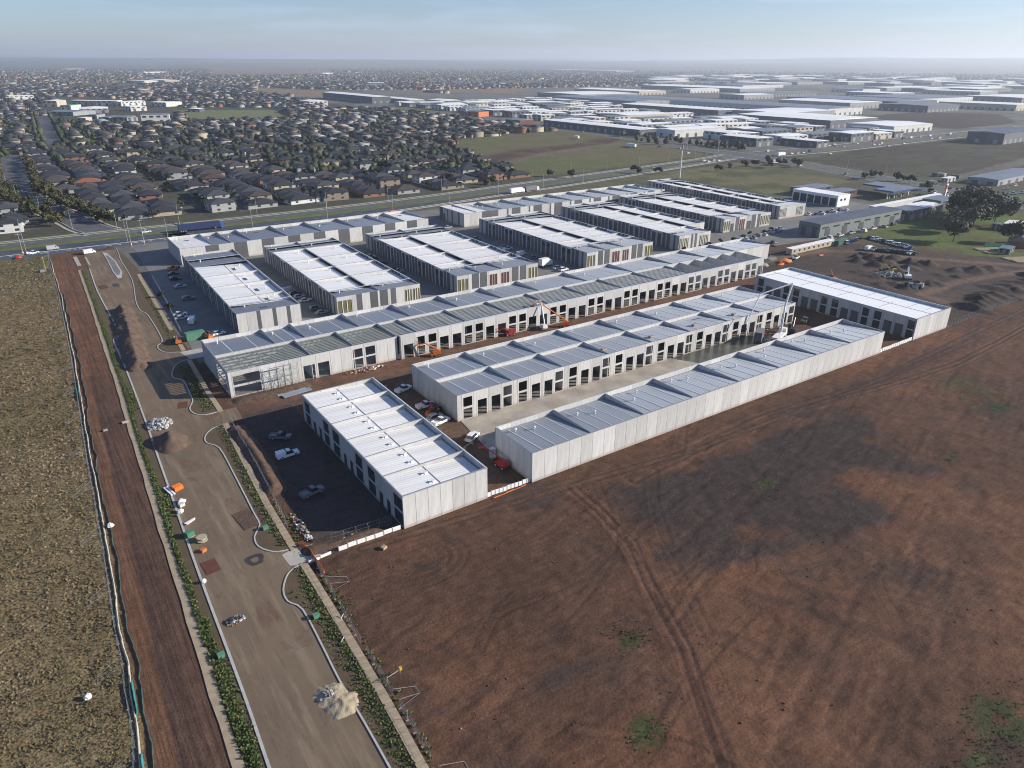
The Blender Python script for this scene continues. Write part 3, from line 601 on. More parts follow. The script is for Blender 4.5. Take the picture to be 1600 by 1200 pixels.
def roof_block(B, org, ang, L, D, divs, h, drop, rm=ROOF, kinds=None, skip_end=(), wall_from=0.0, vents=1, sky=None, strips=0, joint=None, capm=FLASH, floor=True, backcap=FLASHW):
    """single-pitch roofs between party walls; local u along the street wall, local v towards the back where the sheets drain to a gutter"""
    c,s=math.cos(ang),math.sin(ang)
    def at(u,v,z=0): return (org[0]+c*u-s*v, org[1]+s*u+c*v, z)
    E=[0.0]+list(divs)+[L]; z1=h-.12; z2=h-.12-drop
    for i,(a,b_) in enumerate(zip(E[:-1],E[1:])):
        k=kinds[i] if kinds else 'roof'; wd=b_-a-.24
        if k in('roof','white','grey','batten'):
            m_={'roof':rm,'white':ROOF_GLINT,'grey':ROOF,'batten':BATTEN}[k]  # white and grey keys: one sheet with and without the painted sun glint
            def mk():
                q=MB(); q.hexa([(0,.2,z1-.10),(wd,.2,z1-.10),(wd,D-.75,z2-.10),(0,D-.75,z2-.10),(0,.2,z1),(wd,.2,z1),(wd,D-.75,z2),(0,D-.75,z2)])
                return q.mesh('roof_sheet',m_)
            r=link('roof_sheet', cached(('roof',round(wd,2),round(D,2),h,drop,m_.name),mk), B, at(a+.12,0), ang)
            if k=='batten':
                q=MB(); n=int(wd/1.5)
                for j in range(11):
                    v=.5+j*(D-1.6)/10; z=z1-(v/D)*drop; link('batten', boxmesh(wd-.1,.13,.10,BATL,'batten'), r, (.05,v,z-.01))
                for f_ in (.30,.62):
                    for j in range(9):
                        v=.9+j*(D-2)/9; z=z1-(v/D)*drop; q.box(wd*f_,v,z-.02,wd*f_+.45,v+(D-2)/9*.62,z+.015)
                link('roof_slot', cached(('bat',round(wd,2),round(D,2)),lambda: q.mesh('roof_slot',DARK)), r)['kind']='stuff'
            gut=link('box_gutter', boxmesh(wd,.55,.1,FLASH,'box_gutter'), B, at(a+.12,D-.74,z2-.14), ang)
            nv=vents
            for j in range(nv):
                uu=a+wd*(.22+.5*j/max(nv,1))+.1*((i*7)%5); vv=D*(.80-.12*((i+j)%3)); zz=z1-(vv/D)*drop-.05
                link('roof_vent', VENT, B, at(uu,vv,zz), ang)
            if strips:
                for j in range(strips):
                    uu=a+wd*(j+.75)/(strips+.5)
                    def mk2():
                        q=MB(); q.hexa([(0,.4,z1-.3*drop/D+.012),(.32,.4,z1-.3*drop/D+.012),(.32,D-1,z2+.25*drop/D+.012),(0,D-1,z2+.25*drop/D+.012),(0,.4,z1+.05),(.32,.4,z1+.05),(.32,D-1,z2+.06),(0,D-1,z2+.06)]); return q.mesh('roof_strip',FLASHW)
                    link('roof_strip', cached(('strip',round(D,2),h,drop),mk2), B, at(uu,0), ang)
            if joint:
                v=D*joint; z=z1-(v/D)*drop
                link('roof_joint', boxmesh(wd,.16,.07,FLASH,'roof_joint'), B, at(a+.12,v,z-.01), ang)
            if sky:
                for sv,sw in sky:
                    v=D*sv; z=z1-((v+.6)/D)*drop
                    link('skylight', boxmesh(sw,1.2,.16,SOLAR,'skylight'), B, at(a+wd*.42,v,z-.02), ang)
        elif k=='purlin':
            for j in range(11):
                v=.5+j*(D-1.4)/10; z=z1-(v/D)*drop; link('purlin', boxmesh(wd,.16,.28,STEELG,'purlin'), B, at(a+.12,v,z-.25), ang)
            for j in range(1,4): 
                def mk3():
                    q=MB(); q.hexa([(0,.3,z1-.75),(.22,.3,z1-.75),(.22,D-.6,z2-.75),(0,D-.6,z2-.75),(0,.3,z1-.27),(.22,.3,z1-.27),(.22,D-.6,z2-.27),(0,D-.6,z2-.27)]); return q.mesh('rafter',STEELG)
                link('rafter', cached(('raft',round(D,2)),mk3), B, at(a+wd*j/4,0), ang)
    for i,u in enumerate(divs):
        def mk4():
            q=MB(); q.box(-.09,.19,0,.09,D-.02,h-.01,0); q.box(-.13,.1,h-.01,.13,D-.1,h+.06,1); return q.mesh('party_wall',[CONC,capm])
        link('party_wall', cached(('pw',round(D,2),h,capm.name),mk4), B, at(u,0), ang)
    link('roof_capping', boxmesh(L+.1,.30,.07,capm,'roof_capping'), B, at(-.05,-.04,h), ang)
    link('roof_capping', boxmesh(L+.1,.30,.07,backcap,'roof_capping'), B, at(-.05,D-.24,h+.002), ang)
    if floor: link('floor_slab', boxmesh(L-.5,D-.5,.1,FLOOR,'floor_slab'), B, at(.25,.25,.0), ang)
    for uu in (-.04,L-.26): link('roof_capping', boxmesh(D-.5,.30,.065,capm,'roof_capping'), B, at(uu if uu>0 else .26,.24,h+.001), ang+math.pi/2)
BATTEN=mat('sarking_roof', (0.17,0.18,0.18), rough=.6, metal=.2, var=.2, nscale=.6, stretch=(.4,6,1)); BATL=mat('roof_batten',(.42,.44,.43),rough=.5,metal=.3,var=.1)
PI=math.pi

# --- A: front-left shed, street doors facing the road lot
H0=7.45
B=thing('warehouse','white roofed concrete shed of six bays nearest the camera, beside the dark shaded lot','warehouse',(49.5,109,0))
def rel(p): return (p[0]-49.5,p[1]-109)
roof_block(B, rel((49.5,166.0)), -PI/2, 57, 19.7, [9.9,19.6,29,38.4,47.7], H0, 1.15, ROOF_GLINT, vents=0, joint=.47)
for i in range(6):
    yc=166-9.9*.5-i*9.5
    for v,u in ((8.2,-2.2),(8.4,1.6)): link('roof_vent', BVENT, B, (v,yc+u-109,H0-.18-1.15*v/19.7)).scale=(.75,.75,.75)
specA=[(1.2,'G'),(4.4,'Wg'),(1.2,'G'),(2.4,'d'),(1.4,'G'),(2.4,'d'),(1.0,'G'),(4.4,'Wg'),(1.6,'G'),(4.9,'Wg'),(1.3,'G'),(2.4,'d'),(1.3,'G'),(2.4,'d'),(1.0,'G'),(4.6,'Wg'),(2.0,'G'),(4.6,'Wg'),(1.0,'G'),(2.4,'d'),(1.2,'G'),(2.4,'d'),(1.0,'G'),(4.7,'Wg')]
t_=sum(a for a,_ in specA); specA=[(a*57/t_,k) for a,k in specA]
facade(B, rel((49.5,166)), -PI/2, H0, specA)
facade(B, rel((49.5,109)), 0, H0, solid_spec(19.7,2.9)); facade(B, rel((69.2,109)), PI/2, H0, solid_spec(57,4.8)); facade(B, rel((69.2,166)), PI, H0, solid_spec(19.7,4.9))
# --- D: long single row of blank panels on the field side
B=thing('warehouse','long grey roofed shed with blank concrete panels along the brown field','warehouse',(80.7,108.7,0))
LD=139.0; dv=[97.6,114.4,131.6,149.4,166.6,184.1,201.3]
roof_block(B,(0,0),0,LD,14.7,[v-80.7 for v in dv],H0,1.0,ROOF,vents=2,strips=4)
facade(B,(0,0),0,H0,solid_spec(LD,3.45)); facade(B,(LD,0),PI/2,H0,solid_spec(14.7,3.6)); facade(B,(0,14.7),-PI/2,H0,solid_spec(14.7,2.9))
facade(B,(LD,14.7),PI,H0,sum([[(1.2,'C'),(3.6,'W'),(4.0,'D'),(4.0,'D'),(3.6,'W'),(1.0,'C')] for _ in range(8)],[]))
# --- C: two back-to-back rows in the middle
B=thing('warehouse','grey roofed double row shed with open door bays, between the two yards','warehouse',(82.0,143.2,0))
LC=140.0; dv=[99.3,116.5,133.6,151.2,168.0,186.0,202.6]
roof_block(B,(0,0),0,LC,12.0,[v-82 for v in dv],H0,.8,ROOF,vents=0,strips=3)
roof_block(B,(0,12.0),0,LC,13.0,[v-82 for v in dv],H0+.02,.85,ROOF,vents=1,strips=3)
bay=[(1.35,'C'),(3.6,'W'),(.7,'C'),(3.7,'D'),(.55,'C'),(3.7,'D'),(.0,'x'),(3.6,'W')]; tb=sum(a for a,_ in bay); bay=[(a*LC/8/tb,k) for a,k in bay if a>0]
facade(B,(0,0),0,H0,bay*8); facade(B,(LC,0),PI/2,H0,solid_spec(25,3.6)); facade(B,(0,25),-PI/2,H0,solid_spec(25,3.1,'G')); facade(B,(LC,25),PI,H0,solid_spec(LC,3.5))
link('party_wall', boxmesh(LC-.5,.2,H0-.1,CONC,'party_wall'), B, (.25,11.7,0))
for i in range(4): link('roof_crate', boxmesh(1.5,1.1,.6,mat('timber_crate',(.40,.32,.23),var=.15),'roof_crate'), B, (52+i*19.5,3.2,H0-.25))
# --- E: white roof at the right end
B=thing('warehouse','brightest white roofed shed standing crossways at the right end of the site','warehouse',(240.0,109,0))
LE=65.5
roof_block(B,(0,LE),-PI/2,LE,22.3,[],H0,.75,ROOF_GLINTX,vents=0,joint=.5,capm=FLASH)
bayE=[(1.1,'G'),(3.6,'Wg'),(.6,'G'),(3.6,'R'),(.5,'G'),(3.6,'R'),(.5,'G'),(3.4,'Wg')]; tb=sum(a for a,_ in bayE); bayE=[(a*LE/4/tb,k) for a,k in bayE]
facade(B,(0,LE),-PI/2,H0,bayE*4); facade(B,(0,0),0,H0,solid_spec(22.3,2.3)); facade(B,(22.3,0),PI/2,H0,solid_spec(LE,4.7)); facade(B,(22.3,LE),PI,H0,solid_spec(22.3,4))
for i in range(12): link('roof_strip', boxmesh(9.5,.14,.06,FLASH,'roof_strip'), B, (11.8 if i%3 else 3,LE-2.6-i*5.3,H0-.58 if i%3 else H0-.2),0)
# --- B: long row under construction plus its finished rear row
HB=7.6
B=thing('warehouse','longest unfinished shed with bare purlins, open bays and concrete party walls','warehouse',(37.5,190.6,0))
LB=227.5; oy=190.6
dvf=[61.0,74.2,88.4,95.6,113.6,130.4,147.8,165.4,182.6,201.4,219.8,228.4,237.8,246.3,255.6]
kf=['purlin']*3+['batten']*8+['open']*5
roof_block(B,(0,0),0,LB,14.6,[v-37.5 for v in dvf],HB,.5,ROOF,kinds=kf,vents=0)
dvr=[55.5,64.8,82.6,101,119.4,137.6,154.2,177.5,201.7,224.6,245.2,264.8]
roof_block(B,(0,14.6),0,251.5,15.4,[v-37.5 for v in dvr],HB+.02,.95,ROOF,vents=1,strips=2)
link('party_wall', boxmesh(LB,.2,HB-.05,CONC,'party_wall'), B, (0,14.45,0))
fr=[(.9,'C'),(8.0,'big'),(4.4,'C'),(3.6,'C'),(3.6,'C'),(4.4,'D'),(4.4,'D'),(3.3,'C'),(3.3,'C'),(4.1,'W'),(4.1,'W'),(3.6,'C'),(3.4,'C')]
tb=sum(a for a,_ in fr); fr=[(a*50.9/tb,k) for a,k in fr]
u=0
for w_,k in fr:
    if k=='big':
        link('wall_panel', panel_mesh(w_-.07,HB,[(.25,w_-.35,.3,2.9),(.25,w_-.35,3.5,6.3)],CONC), B,(u,0,0)); u+=w_
    else: facade(B,(u,0),0,HB,[(w_,k)]); u+=w_
facade(B,(50.9,0.0),PI/2*0+0,HB,[]); 
bb=[(.6,'C'),(3.95,'D'),(.35,'C'),(3.6,'W'),(.35,'C'),(3.6,'W'),(.3,'C'),(3.9,'D')]
tb=sum(a for a,_ in bb)*10; bb=[(a*(LB-51.6)/tb,k) for a,k in bb]
facade(B,(51.6,-.9),0,HB,bb*10); link('wall_panel', panel_mesh(1.0,HB,[],CONC), B,(51.75,-.9,0),PI/2)
link('roof_capping', boxmesh(LB-51.6,1.0,.07,FLASHW,'roof_capping'), B,(51.6,-.92,HB+.01))
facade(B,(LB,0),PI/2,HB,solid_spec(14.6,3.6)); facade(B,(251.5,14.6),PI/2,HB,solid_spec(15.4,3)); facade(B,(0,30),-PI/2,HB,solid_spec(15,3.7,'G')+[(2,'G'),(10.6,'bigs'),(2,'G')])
link('wall_panel', panel_mesh(10.4,HB,[(.3,10.0,.3,2.9),(.3,10.0,3.5,6.3)],CONCG), B,(0,12.9,0),-PI/2)
facade(B,(251.5,30),PI,HB,solid_spec(251.5,5)); facade(B,(LB,14.6),0,HB,solid_spec(24,4))

# --- finished estate: crossways double sheds with grey and pale panel ends
def double_shed(label, org, rz, wl, wr, L, zc, end_spec, divs, split_y=0, near_end=8.0, far_end=14.0, far_n=2, h=7.5, vents=1):
    """org near-left corner; long axis away from the field; wl/wr widths of the two back-to-back rows"""
    B=thing('warehouse',label,'warehouse',(org[0],org[1],0),rz)
    W_=wl+wr
    def sidespec(Lw):
        unit=[(.7,'G'),(2.0,'K'),(.5,'G'),(3.3,'Rw'),(.5,'G'),(3.3,'Rw'),(.5,'G'),(2.0,'K'),(.7,'G'),(2.2,'K')]
        n=max(1,round((Lw-12)/15.7)); s=[(2.6,'G'),(1.1,'K'),(2.3,'G')]+unit*n+[(2.3,'G'),(1.1,'K'),(2.4,'G')]; t=sum(a for a,_ in s); return [(a*Lw/t,k) for a,k in s]
    y0=near_end; y1=L-far_end
    # rows draining to the right (east)
    roof_block(B,(0,y1),-PI/2,y1-y0,wl,[y1-d for d in sorted(divs,reverse=True) if y0<d<y1],h,.9,ROOF_GLINT,vents=vents,floor=False)
    if split_y<y1: roof_block(B,(wl,y1),-PI/2,y1-max(y0,split_y),wr,[y1-d for d in sorted(divs,reverse=True) if max(y0,split_y)<d<y1],h+.02,.9,ROOF_GLINT,vents=vents,floor=False)
    # end rows draining away from the field
    Wn=W_ if split_y<=0 else wl
    nd=[Wn*.5] if Wn<36 else [Wn*.28,Wn*.55]
    roof_block(B,(0,0),0,Wn,y0,nd if Wn>24 else [],h+.04,.6,ROOF,vents=vents,floor=False)
    for k in range(far_n):
        q=far_end/far_n; roof_block(B,(0,y1+k*q),0,W_,q,[W_*.47],h+.04+.02*k,.6,ROOF,vents=vents,floor=False)
    facade(B,(0,L),-PI/2,h,sidespec(L))
    t=sum(a for a,_ in end_spec); es=[(a*Wn/t,k) for a,k in end_spec]
    facade(B,(0,0),0,h,es)
    if split_y>0:
        facade(B,(wl,split_y),0,h,solid_spec(wr,4)); facade(B,(wl,0),PI/2,h,solid_spec(split_y,4))
        facade(B,(W_,split_y),PI/2,h,sidespec(L-split_y))
    else: facade(B,(W_,0),PI/2,h,sidespec(L))
    facade(B,(W_,L),PI,h,solid_spec(W_,4,'C'))
    return B
# L: single row facing the left car park
B=thing('warehouse','narrow white roofed shed in front of the shaded car park, pale and charcoal end panels','warehouse',(53.2,240.0,0),-.026)
LL=95.0; WL=21.8
roof_block(B,(0,LL-24),-PI/2,LL-24-10,WL,[18.0,34.5,52.5],7.5,.95,ROOF_GLINT,vents=2,sky=[(.62,3.4)],joint=.55,floor=False)
roof_block(B,(0,0),0,WL,10,[],7.52,.55,ROOF,vents=1,sky=[(.3,2.4)],floor=False)
for k in range(2): roof_block(B,(0,LL-24+12*k),0,WL,12,[],7.52+.02*k,.6,ROOF,vents=1,floor=False)
su=[(1.0,'K'),(3.3,'Rw'),(.6,'G'),(3.3,'Rw'),(1.0,'K'),(2.2,'K')]; n=8; s=su*n; t=sum(a for a,_ in s)
facade(B,(0,LL),-PI/2,7.5,[(a*LL/t,k) for a,k in s])
e=[(3.2,'C'),(3.4,'C'),(1.2,'K'),(4.1,'C'),(1.2,'K'),(3.6,'C'),(1.2,'K'),(3.6,'C')]; t=sum(a for a,_ in e); facade(B,(0,0),0,7.5,[(a*WL/t,k) for a,k in e])
facade(B,(WL,0),PI/2,7.5,solid_spec(LL,4.8)); facade(B,(WL,LL),PI,7.5,solid_spec(WL,4))
eM=[(5.6,'O'),(1.6,'C'),(2.0,'K'),(3.0,'C'),(2.9,'K'),(.8,'C'),(3.0,'K'),(1.2,'C'),(2.0,'K'),(3.2,'C'),(3.2,'O'),(3.2,'O')]
eN=[(5.4,'O'),(1.4,'C'),(3.2,'K'),(.5,'C'),(3.2,'K'),(1.0,'C'),(4.1,'M'),(1.4,'C'),(4.3,'M'),(1.2,'C'),(3.2,'K'),(.6,'C'),(3.2,'K'),(.9,'C'),(5.0,'O')]
eO=[(4.5,'O'),(1.3,'C'),(2.7,'K'),(.6,'C'),(2.8,'K'),(1.2,'C'),(4.4,'M'),(1.2,'C'),(3.8,'M'),(1.4,'C'),(2.7,'K'),(.6,'C'),(2.9,'K'),(1.1,'C'),(4.6,'O')]
eP=[(2.6,'O'),(2.6,'O'),(1.2,'C'),(1.0,'K'),(1.0,'C'),(1.2,'K'),(1.2,'C'),(2.6,'O'),(2.6,'O'),(1.0,'C')]
eQ=[(4.2,'O'),(2.6,'R'),(.9,'C'),(2.4,'K'),(4.0,'M'),(1.0,'C'),(3.4,'R'),(3.0,'K'),(1.0,'C'),(2.0,'K'),(3.6,'O'),(3.6,'O')]
double_shed('white roofed double shed facing the long unfinished row, second block from the car park',(88.2,239.0),-.022,15.0,18.4,93.5,0,eM,[25.5,43,59.5,79],near_end=8.5)
double_shed('white roofed double shed with two maroon shutters, third block from the car park',(138.4,239.0),-.02,16.0,23.5,92,0,eN,[21,38,55,75],near_end=13)
double_shed('white roofed double shed with maroon shutters left of the pale striped shed end',(206.5,240.0),-.008,19,21.6,92,0,eO,[14.5,24,40.5,59],near_end=13)
double_shed('stepped white roofed shed with narrow pale striped end panels','' or (266.5,241.0),-.012,22.5,14,96,0,eP,[16,33,50,68],split_y=17,near_end=8)
double_shed('white roofed double shed beside the sandy driveway, behind the site offices',(318.5,257.0),-.02,19,20,87,0,eQ,[24,40,57],near_end=11)
double_shed('slim white roofed shed backing onto the dry grass lot',(376.5,264.0),-.05,11.5,12,118,0,[(3,'O'),(3,'O'),(8,'C'),(3,'O'),(3,'O'),(2,'C')],[25,45,65,85],near_end=11,far_end=12,far_n=1)
# K and T: rows along the highway
B=thing('warehouse','grey roofed row with checkerboard charcoal and pale panels along the highway, left','warehouse',(57.2,347.2,0))
LK=127.0
dk=[72.0,80.2,89.4,106.7,124.8,142.8,160.5,170.6]
roof_block(B,(0,0),0,LK,28.0,[v-57.2 for v in dk],7.5,1.2,ROOF,kinds=['white']+['grey']*7+['white'],vents=1,sky=[(.72,2.2)],floor=False,backcap=FLASHW)
sp=[(11.0,'C')]
for i in range(9): sp+=[(5.9,'K'),(6.9,'C')]
t=sum(a for a,_ in sp); sp=[(a*LK/t,k) for a,k in sp]
facade(B,(0,0),0,7.5,sp); facade(B,(LK,0),PI/2,7.5,solid_spec(28,4)); facade(B,(0,28),-PI/2,7.5,solid_spec(28,4,'G')); facade(B,(LK,28),PI,7.5,solid_spec(LK,5))
B=thing('warehouse','grey roofed stepped row with many roof units along the highway, right of the driveway gap','warehouse',(207.0,347.5,0))
LT=158.0
roof_block(B,(17,0),0,LT-17,28.0,[9.5,27,44,62,80,98,116,131],7.5,1.2,ROOF,vents=3,sky=[(.75,2.5)],floor=False)
sp=[]
for i in range(9): sp+=[(6.2,'K'),(6.0,'C'),(1.2,'K'),(2.4,'C')]
t=sum(a for a,_ in sp); facade(B,(17,0),0,7.5,[(a*(LT-17)/t,k) for a,k in sp])
roof_block(B,(0,0),0,17,28.0,[9],7.55,.5,ROOF_GLINT,vents=2,floor=False)
facade(B,(0,0),0,7.55,[(4,'C'),(4,'C'),(4,'C'),(5,'K')]); facade(B,(0,28),-PI/2,7.55,[(4,'K'),(3,'R'),(2,'G'),(1,'K'),(4,'G'),(1.5,'K'),(6,'G'),(1.5,'K'),(5,'G')]); facade(B,(LT,0),PI/2,7.5,solid_spec(28,4)); facade(B,(LT,28),PI,7.5,solid_spec(LT,5))
# ================================================================ HOUSES, TREES, POLES
def proj(a,b,z=0):
    d=Vector((a,b,z-CAM_H)); q=d.dot(_fw)
    if q<5: return (-9999,-9999)
    return (800+F_PX*d.dot(_r2)/q, 600-F_PX*d.dot(_u2)/q)
def ordn(n): return f"{n}{'th' if 10<=n%100<=20 else {1:'st',2:'nd',3:'rd'}.get(n%10,'th')}"
WALLC={'cream':(.40,.345,.25),'pale grey':(.33,.33,.32),'brick':(.24,.125,.085),'white':(.58,.57,.54),'tan':(.26,.215,.165),'orange brick':(.42,.22,.11)}
ROOFC={'charcoal':(.036,.037,.042),'slate grey':(.062,.063,.068),'brown':(.075,.056,.046),'terracotta':(.25,.10,.06),'pale grey':(.30,.30,.30)}
WM={k:mat('wall_'+k.replace(' ','_'),c,rough=.85,var=.06,nscale=.4) for k,c in WALLC.items()}
RM={k:mat('tiles_'+k.replace(' ','_'),c,rough=.75,var=.10,nscale=.5,stretch=(1,1,6)) for k,c in ROOFC.items()}
def hip(b,x0,y0,x1,y1,z,h,mi=0,e=.55):
    x0-=e;y0-=e;x1+=e;y1+=e
    if (x1-x0)>=(y1-y0): r=(y1-y0)/2; A=(x0+r,(y0+y1)/2,z+h); B_=(x1-r,(y0+y1)/2,z+h); fs=[(0,1,5,4),(2,3,4,5),(1,2,5),(3,0,4)]
    else: r=(x1-x0)/2; A=((x0+x1)/2,y0+r,z+h); B_=((x0+x1)/2,y1-r,z+h); fs=[(0,1,4),(1,2,5,4),(2,3,5),(3,0,4,5)]
    b._add([(x0,y0,z),(x1,y0,z),(x1,y1,z),(x0,y1,z),A,B_],fs+[(3,2,1,0)],mi)
HV=[]   # house plans: list of (rects, storey height)
HV.append([(-6,-8,6,8,2.8,2.6),(-6.5,-10.5,-.6,-7.9,2.75,1.5)])
HV.append([(-7,-7,7,7,2.8,2.7),(1,-10,7.2,-6.9,2.75,1.6)])
HV.append([(-5.5,-9,5.5,9,2.8,2.5),(-8,-2,-5.4,6,2.75,1.3)])
HV.append([(-5.5,-7,5.5,7,5.6,2.3),(-6,-9.5,0,-6.9,2.8,1.4)])
HV.append([(-6,-6.5,6,6.5,5.6,2.4),(0.2,-9,6.3,-6.4,2.8,1.3)])
HV.append([(-8,-7.5,8,7.5,2.9,3.0),(-8.3,-9.6,-2.5,-7.4,2.8,1.5)])
def house_meshes(v,wc,rc):
    def mk():
        a=MB(); r=MB(); g=MB(); d=MB()
        for (x0,y0,x1,y1,z,h) in HV[v]:
            a.box(x0,y0,0,x1,y1,z); hip(r,x0,y0,x1,y1,z,h,0,.75)
        x0,y0,x1,y1,z,h=HV[v][0]
        for zz in ([1.0,3.8] if z>4 else [1.0]):
            for xx in (x0+1.6,x1-3.4): g.box(xx,y0-.05,zz,xx+1.8,y0+.05,zz+1.3); g.box(xx,y1-.05,zz,xx+1.8,y1+.05,zz+1.3)
            for yy in (y0+2.5,y1-4.5): g.box(x1-.05,yy,zz,x1+.05,yy+1.6,zz+1.2); g.box(x0-.05,yy,zz,x0+.05,yy+1.6,zz+1.2)
        X0,Y0,X1,Y1,Z,H_=HV[v][1]
        if Y0<-8: d.box(X0+.5,Y0-.06,0.02,X1-.5,Y0+.05,2.25)
        else: d.box(X0-.05,Y0+.8,0.02,X0+.05,Y1-1,2.25)
        return (a.mesh('wall',WM[wc]),r.mesh('roof',RM[rc]),g.mesh('window',GLASS),d.mesh('garage_door',WM['pale grey'] if wc!='pale grey' else WM['tan']))
    return cached(('house',v,wc,rc),mk)
NOGO=[MID,[(-60,834),(1,834),(25,920),(-60,920)],[(560,430),(720,430),(720,560),(560,560)]]
NOGO+=[[survey(*q) for q in p] for p in ([(265,168),(440,168),(455,190),(290,190)],[(330,107),(520,110),(512,117),(330,118)],[(400,136),(520,141),(500,153),(400,147)],
       [(65,168),(95,150),(190,155),(285,160),(275,195),(120,193)],[(505,170),(505,140),(620,140),(760,152),(640,172)],[(620,163),(735,163),(720,178),(610,176)],[(20,148),(60,150),(60,157),(10,157)])]
ROADS=[ENT,PKW,PK2,Cc,Nn]
lots=[]
def near_roads(a,b,r): return min(float(pl_dist(np.array([a]),np.array([b]),R)[0]) for R in ROADS)<r
CELL=156
streets=[]
for ci in range(-9,8):
    for cj in range(0,16):
        cx0=ci*CELL-60; cy0=466+cj*CELL; horiz=((ci*7+cj*5+ci*cj)%3==0)
        hy=np.interp(cx0,[p[0] for p in HWY_N],[p[1] for p in HWY_N]) if cx0>-900 else 440
        for k in range(3 if cj<9 else 2):
            s0=25+k*(50 if cj<9 else 70)
            if cj<7: streets.append((cx0,cy0,horiz,s0))
            for side in (-1,1):
                t=9.0
                while t<CELL-8:
                    wob=4*math.sin((cx0+cy0)*.01+t*.03)
                    st=15+random.random()*2.5
                    a,b=(t,s0+side*13.0) if horiz else (s0+side*13.0,t)
                    a+=cx0+(0 if horiz else wob); b+=cy0+(wob if horiz else 0)
                    rot=(0 if side>0 else PI) if horiz else (-PI/2 if side>0 else PI/2)
                    lots.append((a+random.uniform(-1,1),b+random.uniform(-1,1),rot+random.gauss(0,.06))); t+=st
def ok(a,b,r=14):
    p=proj(a,b)
    if not(-50<p[0]<1660 and p[1]<1250): return False
    if b < np.interp(a,[q[0] for q in HWY_N],[q[1] for q in HWY_N])+22: return False
    if a>640 and b<2000: return False
    A=np.array([a]);B_=np.array([b])
    if any(inpoly(A,B_,P)[0] for P in NOGO): return False
    if b<1500 and near_roads(a,b,19 if r>5 else 8): return False
    return True
lots=[q for q in lots if ok(q[0],q[1]) and random.random()>.05]
lots.sort(key=lambda q: q[0]*_fw.x+q[1]*_fw.y)
near=lots[:290]; farl=lots[290:]
cols_w=['cream']*6+['pale grey']*5+['brick']*3+['white']*2+['tan']*5; cols_r=['charcoal']*11+['slate grey']*6+['brown']*3
bands=[sorted(near[i:i+29],key=lambda q:proj(q[0],q[1])[0]) for i in range(0,len(near),29)]
_names={}
for bi,bd in enumerate(bands):
    for hi,(a,b,rot) in enumerate(bd):
        v=random.choice([0,1,2,5,0,1,5,3,4]); wc=random.choice(cols_w); rc=random.choice(cols_r) if (bi,hi)!=(1,4) else 'terracotta'
        t=thing('house',f"{rc} roofed {wc} {'two-storey ' if HV[v][0][4]>4 else ''}house, {ordn(hi+1)} from left in {ordn(bi+1)} row behind highway",'house',(a,b,0),rot,'houses behind the highway')
        t.scale=(1.12,1.12,.95)
        for me in house_meshes(v,wc,rc):
            o=link(me.name.split('.')[0],me,t)
            if o.name.startswith('window'): o['kind']='stuff'
# grounds: side streets as sheets
for (cx0,cy0,hz_,s0) in streets:
    P=[(cx0+t,cy0+s0+4*math.sin((cx0+cy0)*.01+t*.03)) if hz_ else (cx0+s0+4*math.sin((cx0+cy0)*.01+t*.03),cy0+t) for t in range(-4,CELL+10,20)]
    if all(ok(p[0],p[1],20) for p in P[1:-1]): ribbon('street',P,-3.6,3.6,.042+.0001*(s0%7),BLUEA)
# merged far stock
def tri(fs):
    o=[]
    for f in fs:
        for i in range(1,len(f)-1): o.append((f[0],f[i],f[i+1]))
    return o
def scatter(name, temps, pos, rot, scl, mats, facemat, kindsel):
    """temps: list of (V,F,part) ; one joined mesh of many copies"""
    VV=[];FF=[];MM=[];base=0
    for ti,(V,F,fm) in enumerate(temps):
        I=np.where(kindsel==ti)[0]
        if not len(I): continue
        V=np.array(V,float);F=np.array(F,int);c=np.cos(rot[I])[:,None];s=np.sin(rot[I])[:,None]
        S=scl[I]
        X=(V[None,:,0]*S[:,0:1]);Y=(V[None,:,1]*S[:,1:2]);Zz=V[None,:,2]*S[:,2:3]
        P=np.stack([X*c-Y*s+pos[I,0:1],X*s+Y*c+pos[I,1:2],Zz+pos[I,2:3]],2)
        VV.append(P.reshape(-1,3)); FF.append((F[None]+(np.arange(len(I))*len(V))[:,None,None]+base).reshape(-1,3)); base+=len(I)*len(V)
        MM.append(facemat(I,np.array(fm)).ravel())
    return link(name,np_mesh(name,np.concatenate(VV),np.concatenate(FF),mats,np.concatenate(MM)))
def house_temp(v):
    b=MB()
    for (x0,y0,x1,y1,z,h) in HV[v]:
        n0=len(b.f); b._add([(x0,y0,0),(x1,y0,0),(x1,y1,0),(x0,y1,0),(x0,y0,z),(x1,y0,z),(x1,y1,z),(x0,y1,z)],[(0,1,5,4),(1,2,6,5),(2,3,7,6),(3,0,4,7)],0); hip(b,x0,y0,x1,y1,z,h,1)
    F=[];fm=[]
    for f,m_ in zip(b.f,b.m):
        for t in tri([f]): F.append(t); fm.append(m_)
    return (b.v,F,fm)
HT=[house_temp(v) for v in range(6)]
wl_=[WM[k] for k in ('cream','pale grey','brick','tan','tan')]; rl_=[RM[k] for k in ('charcoal','slate grey','brown','pale grey')]
far_extra=[]
r2=np.random.default_rng(5)
N_=19000
dist=2300*np.exp(r2.random(N_)*1.35); ang=(r2.random(N_)-.5)*1.45
fx=dist*(np.sin(YAW+ang)); fy=dist*(np.cos(YAW+ang))
dn=vnoise(fx,fy,420,41,3)
keep=(dn>.40)&(fy>2300)|((dn>.45)&(fx<500))
keep&=~((fx>560)&(fy<2300))
for P in NOGO: keep&=~inpoly(fx,fy,P)
FP=np.concatenate([np.array([(a,b,0) for a,b,_ in farl]).reshape(-1,3),np.stack([fx[keep],fy[keep],0*fx[keep]],1)])

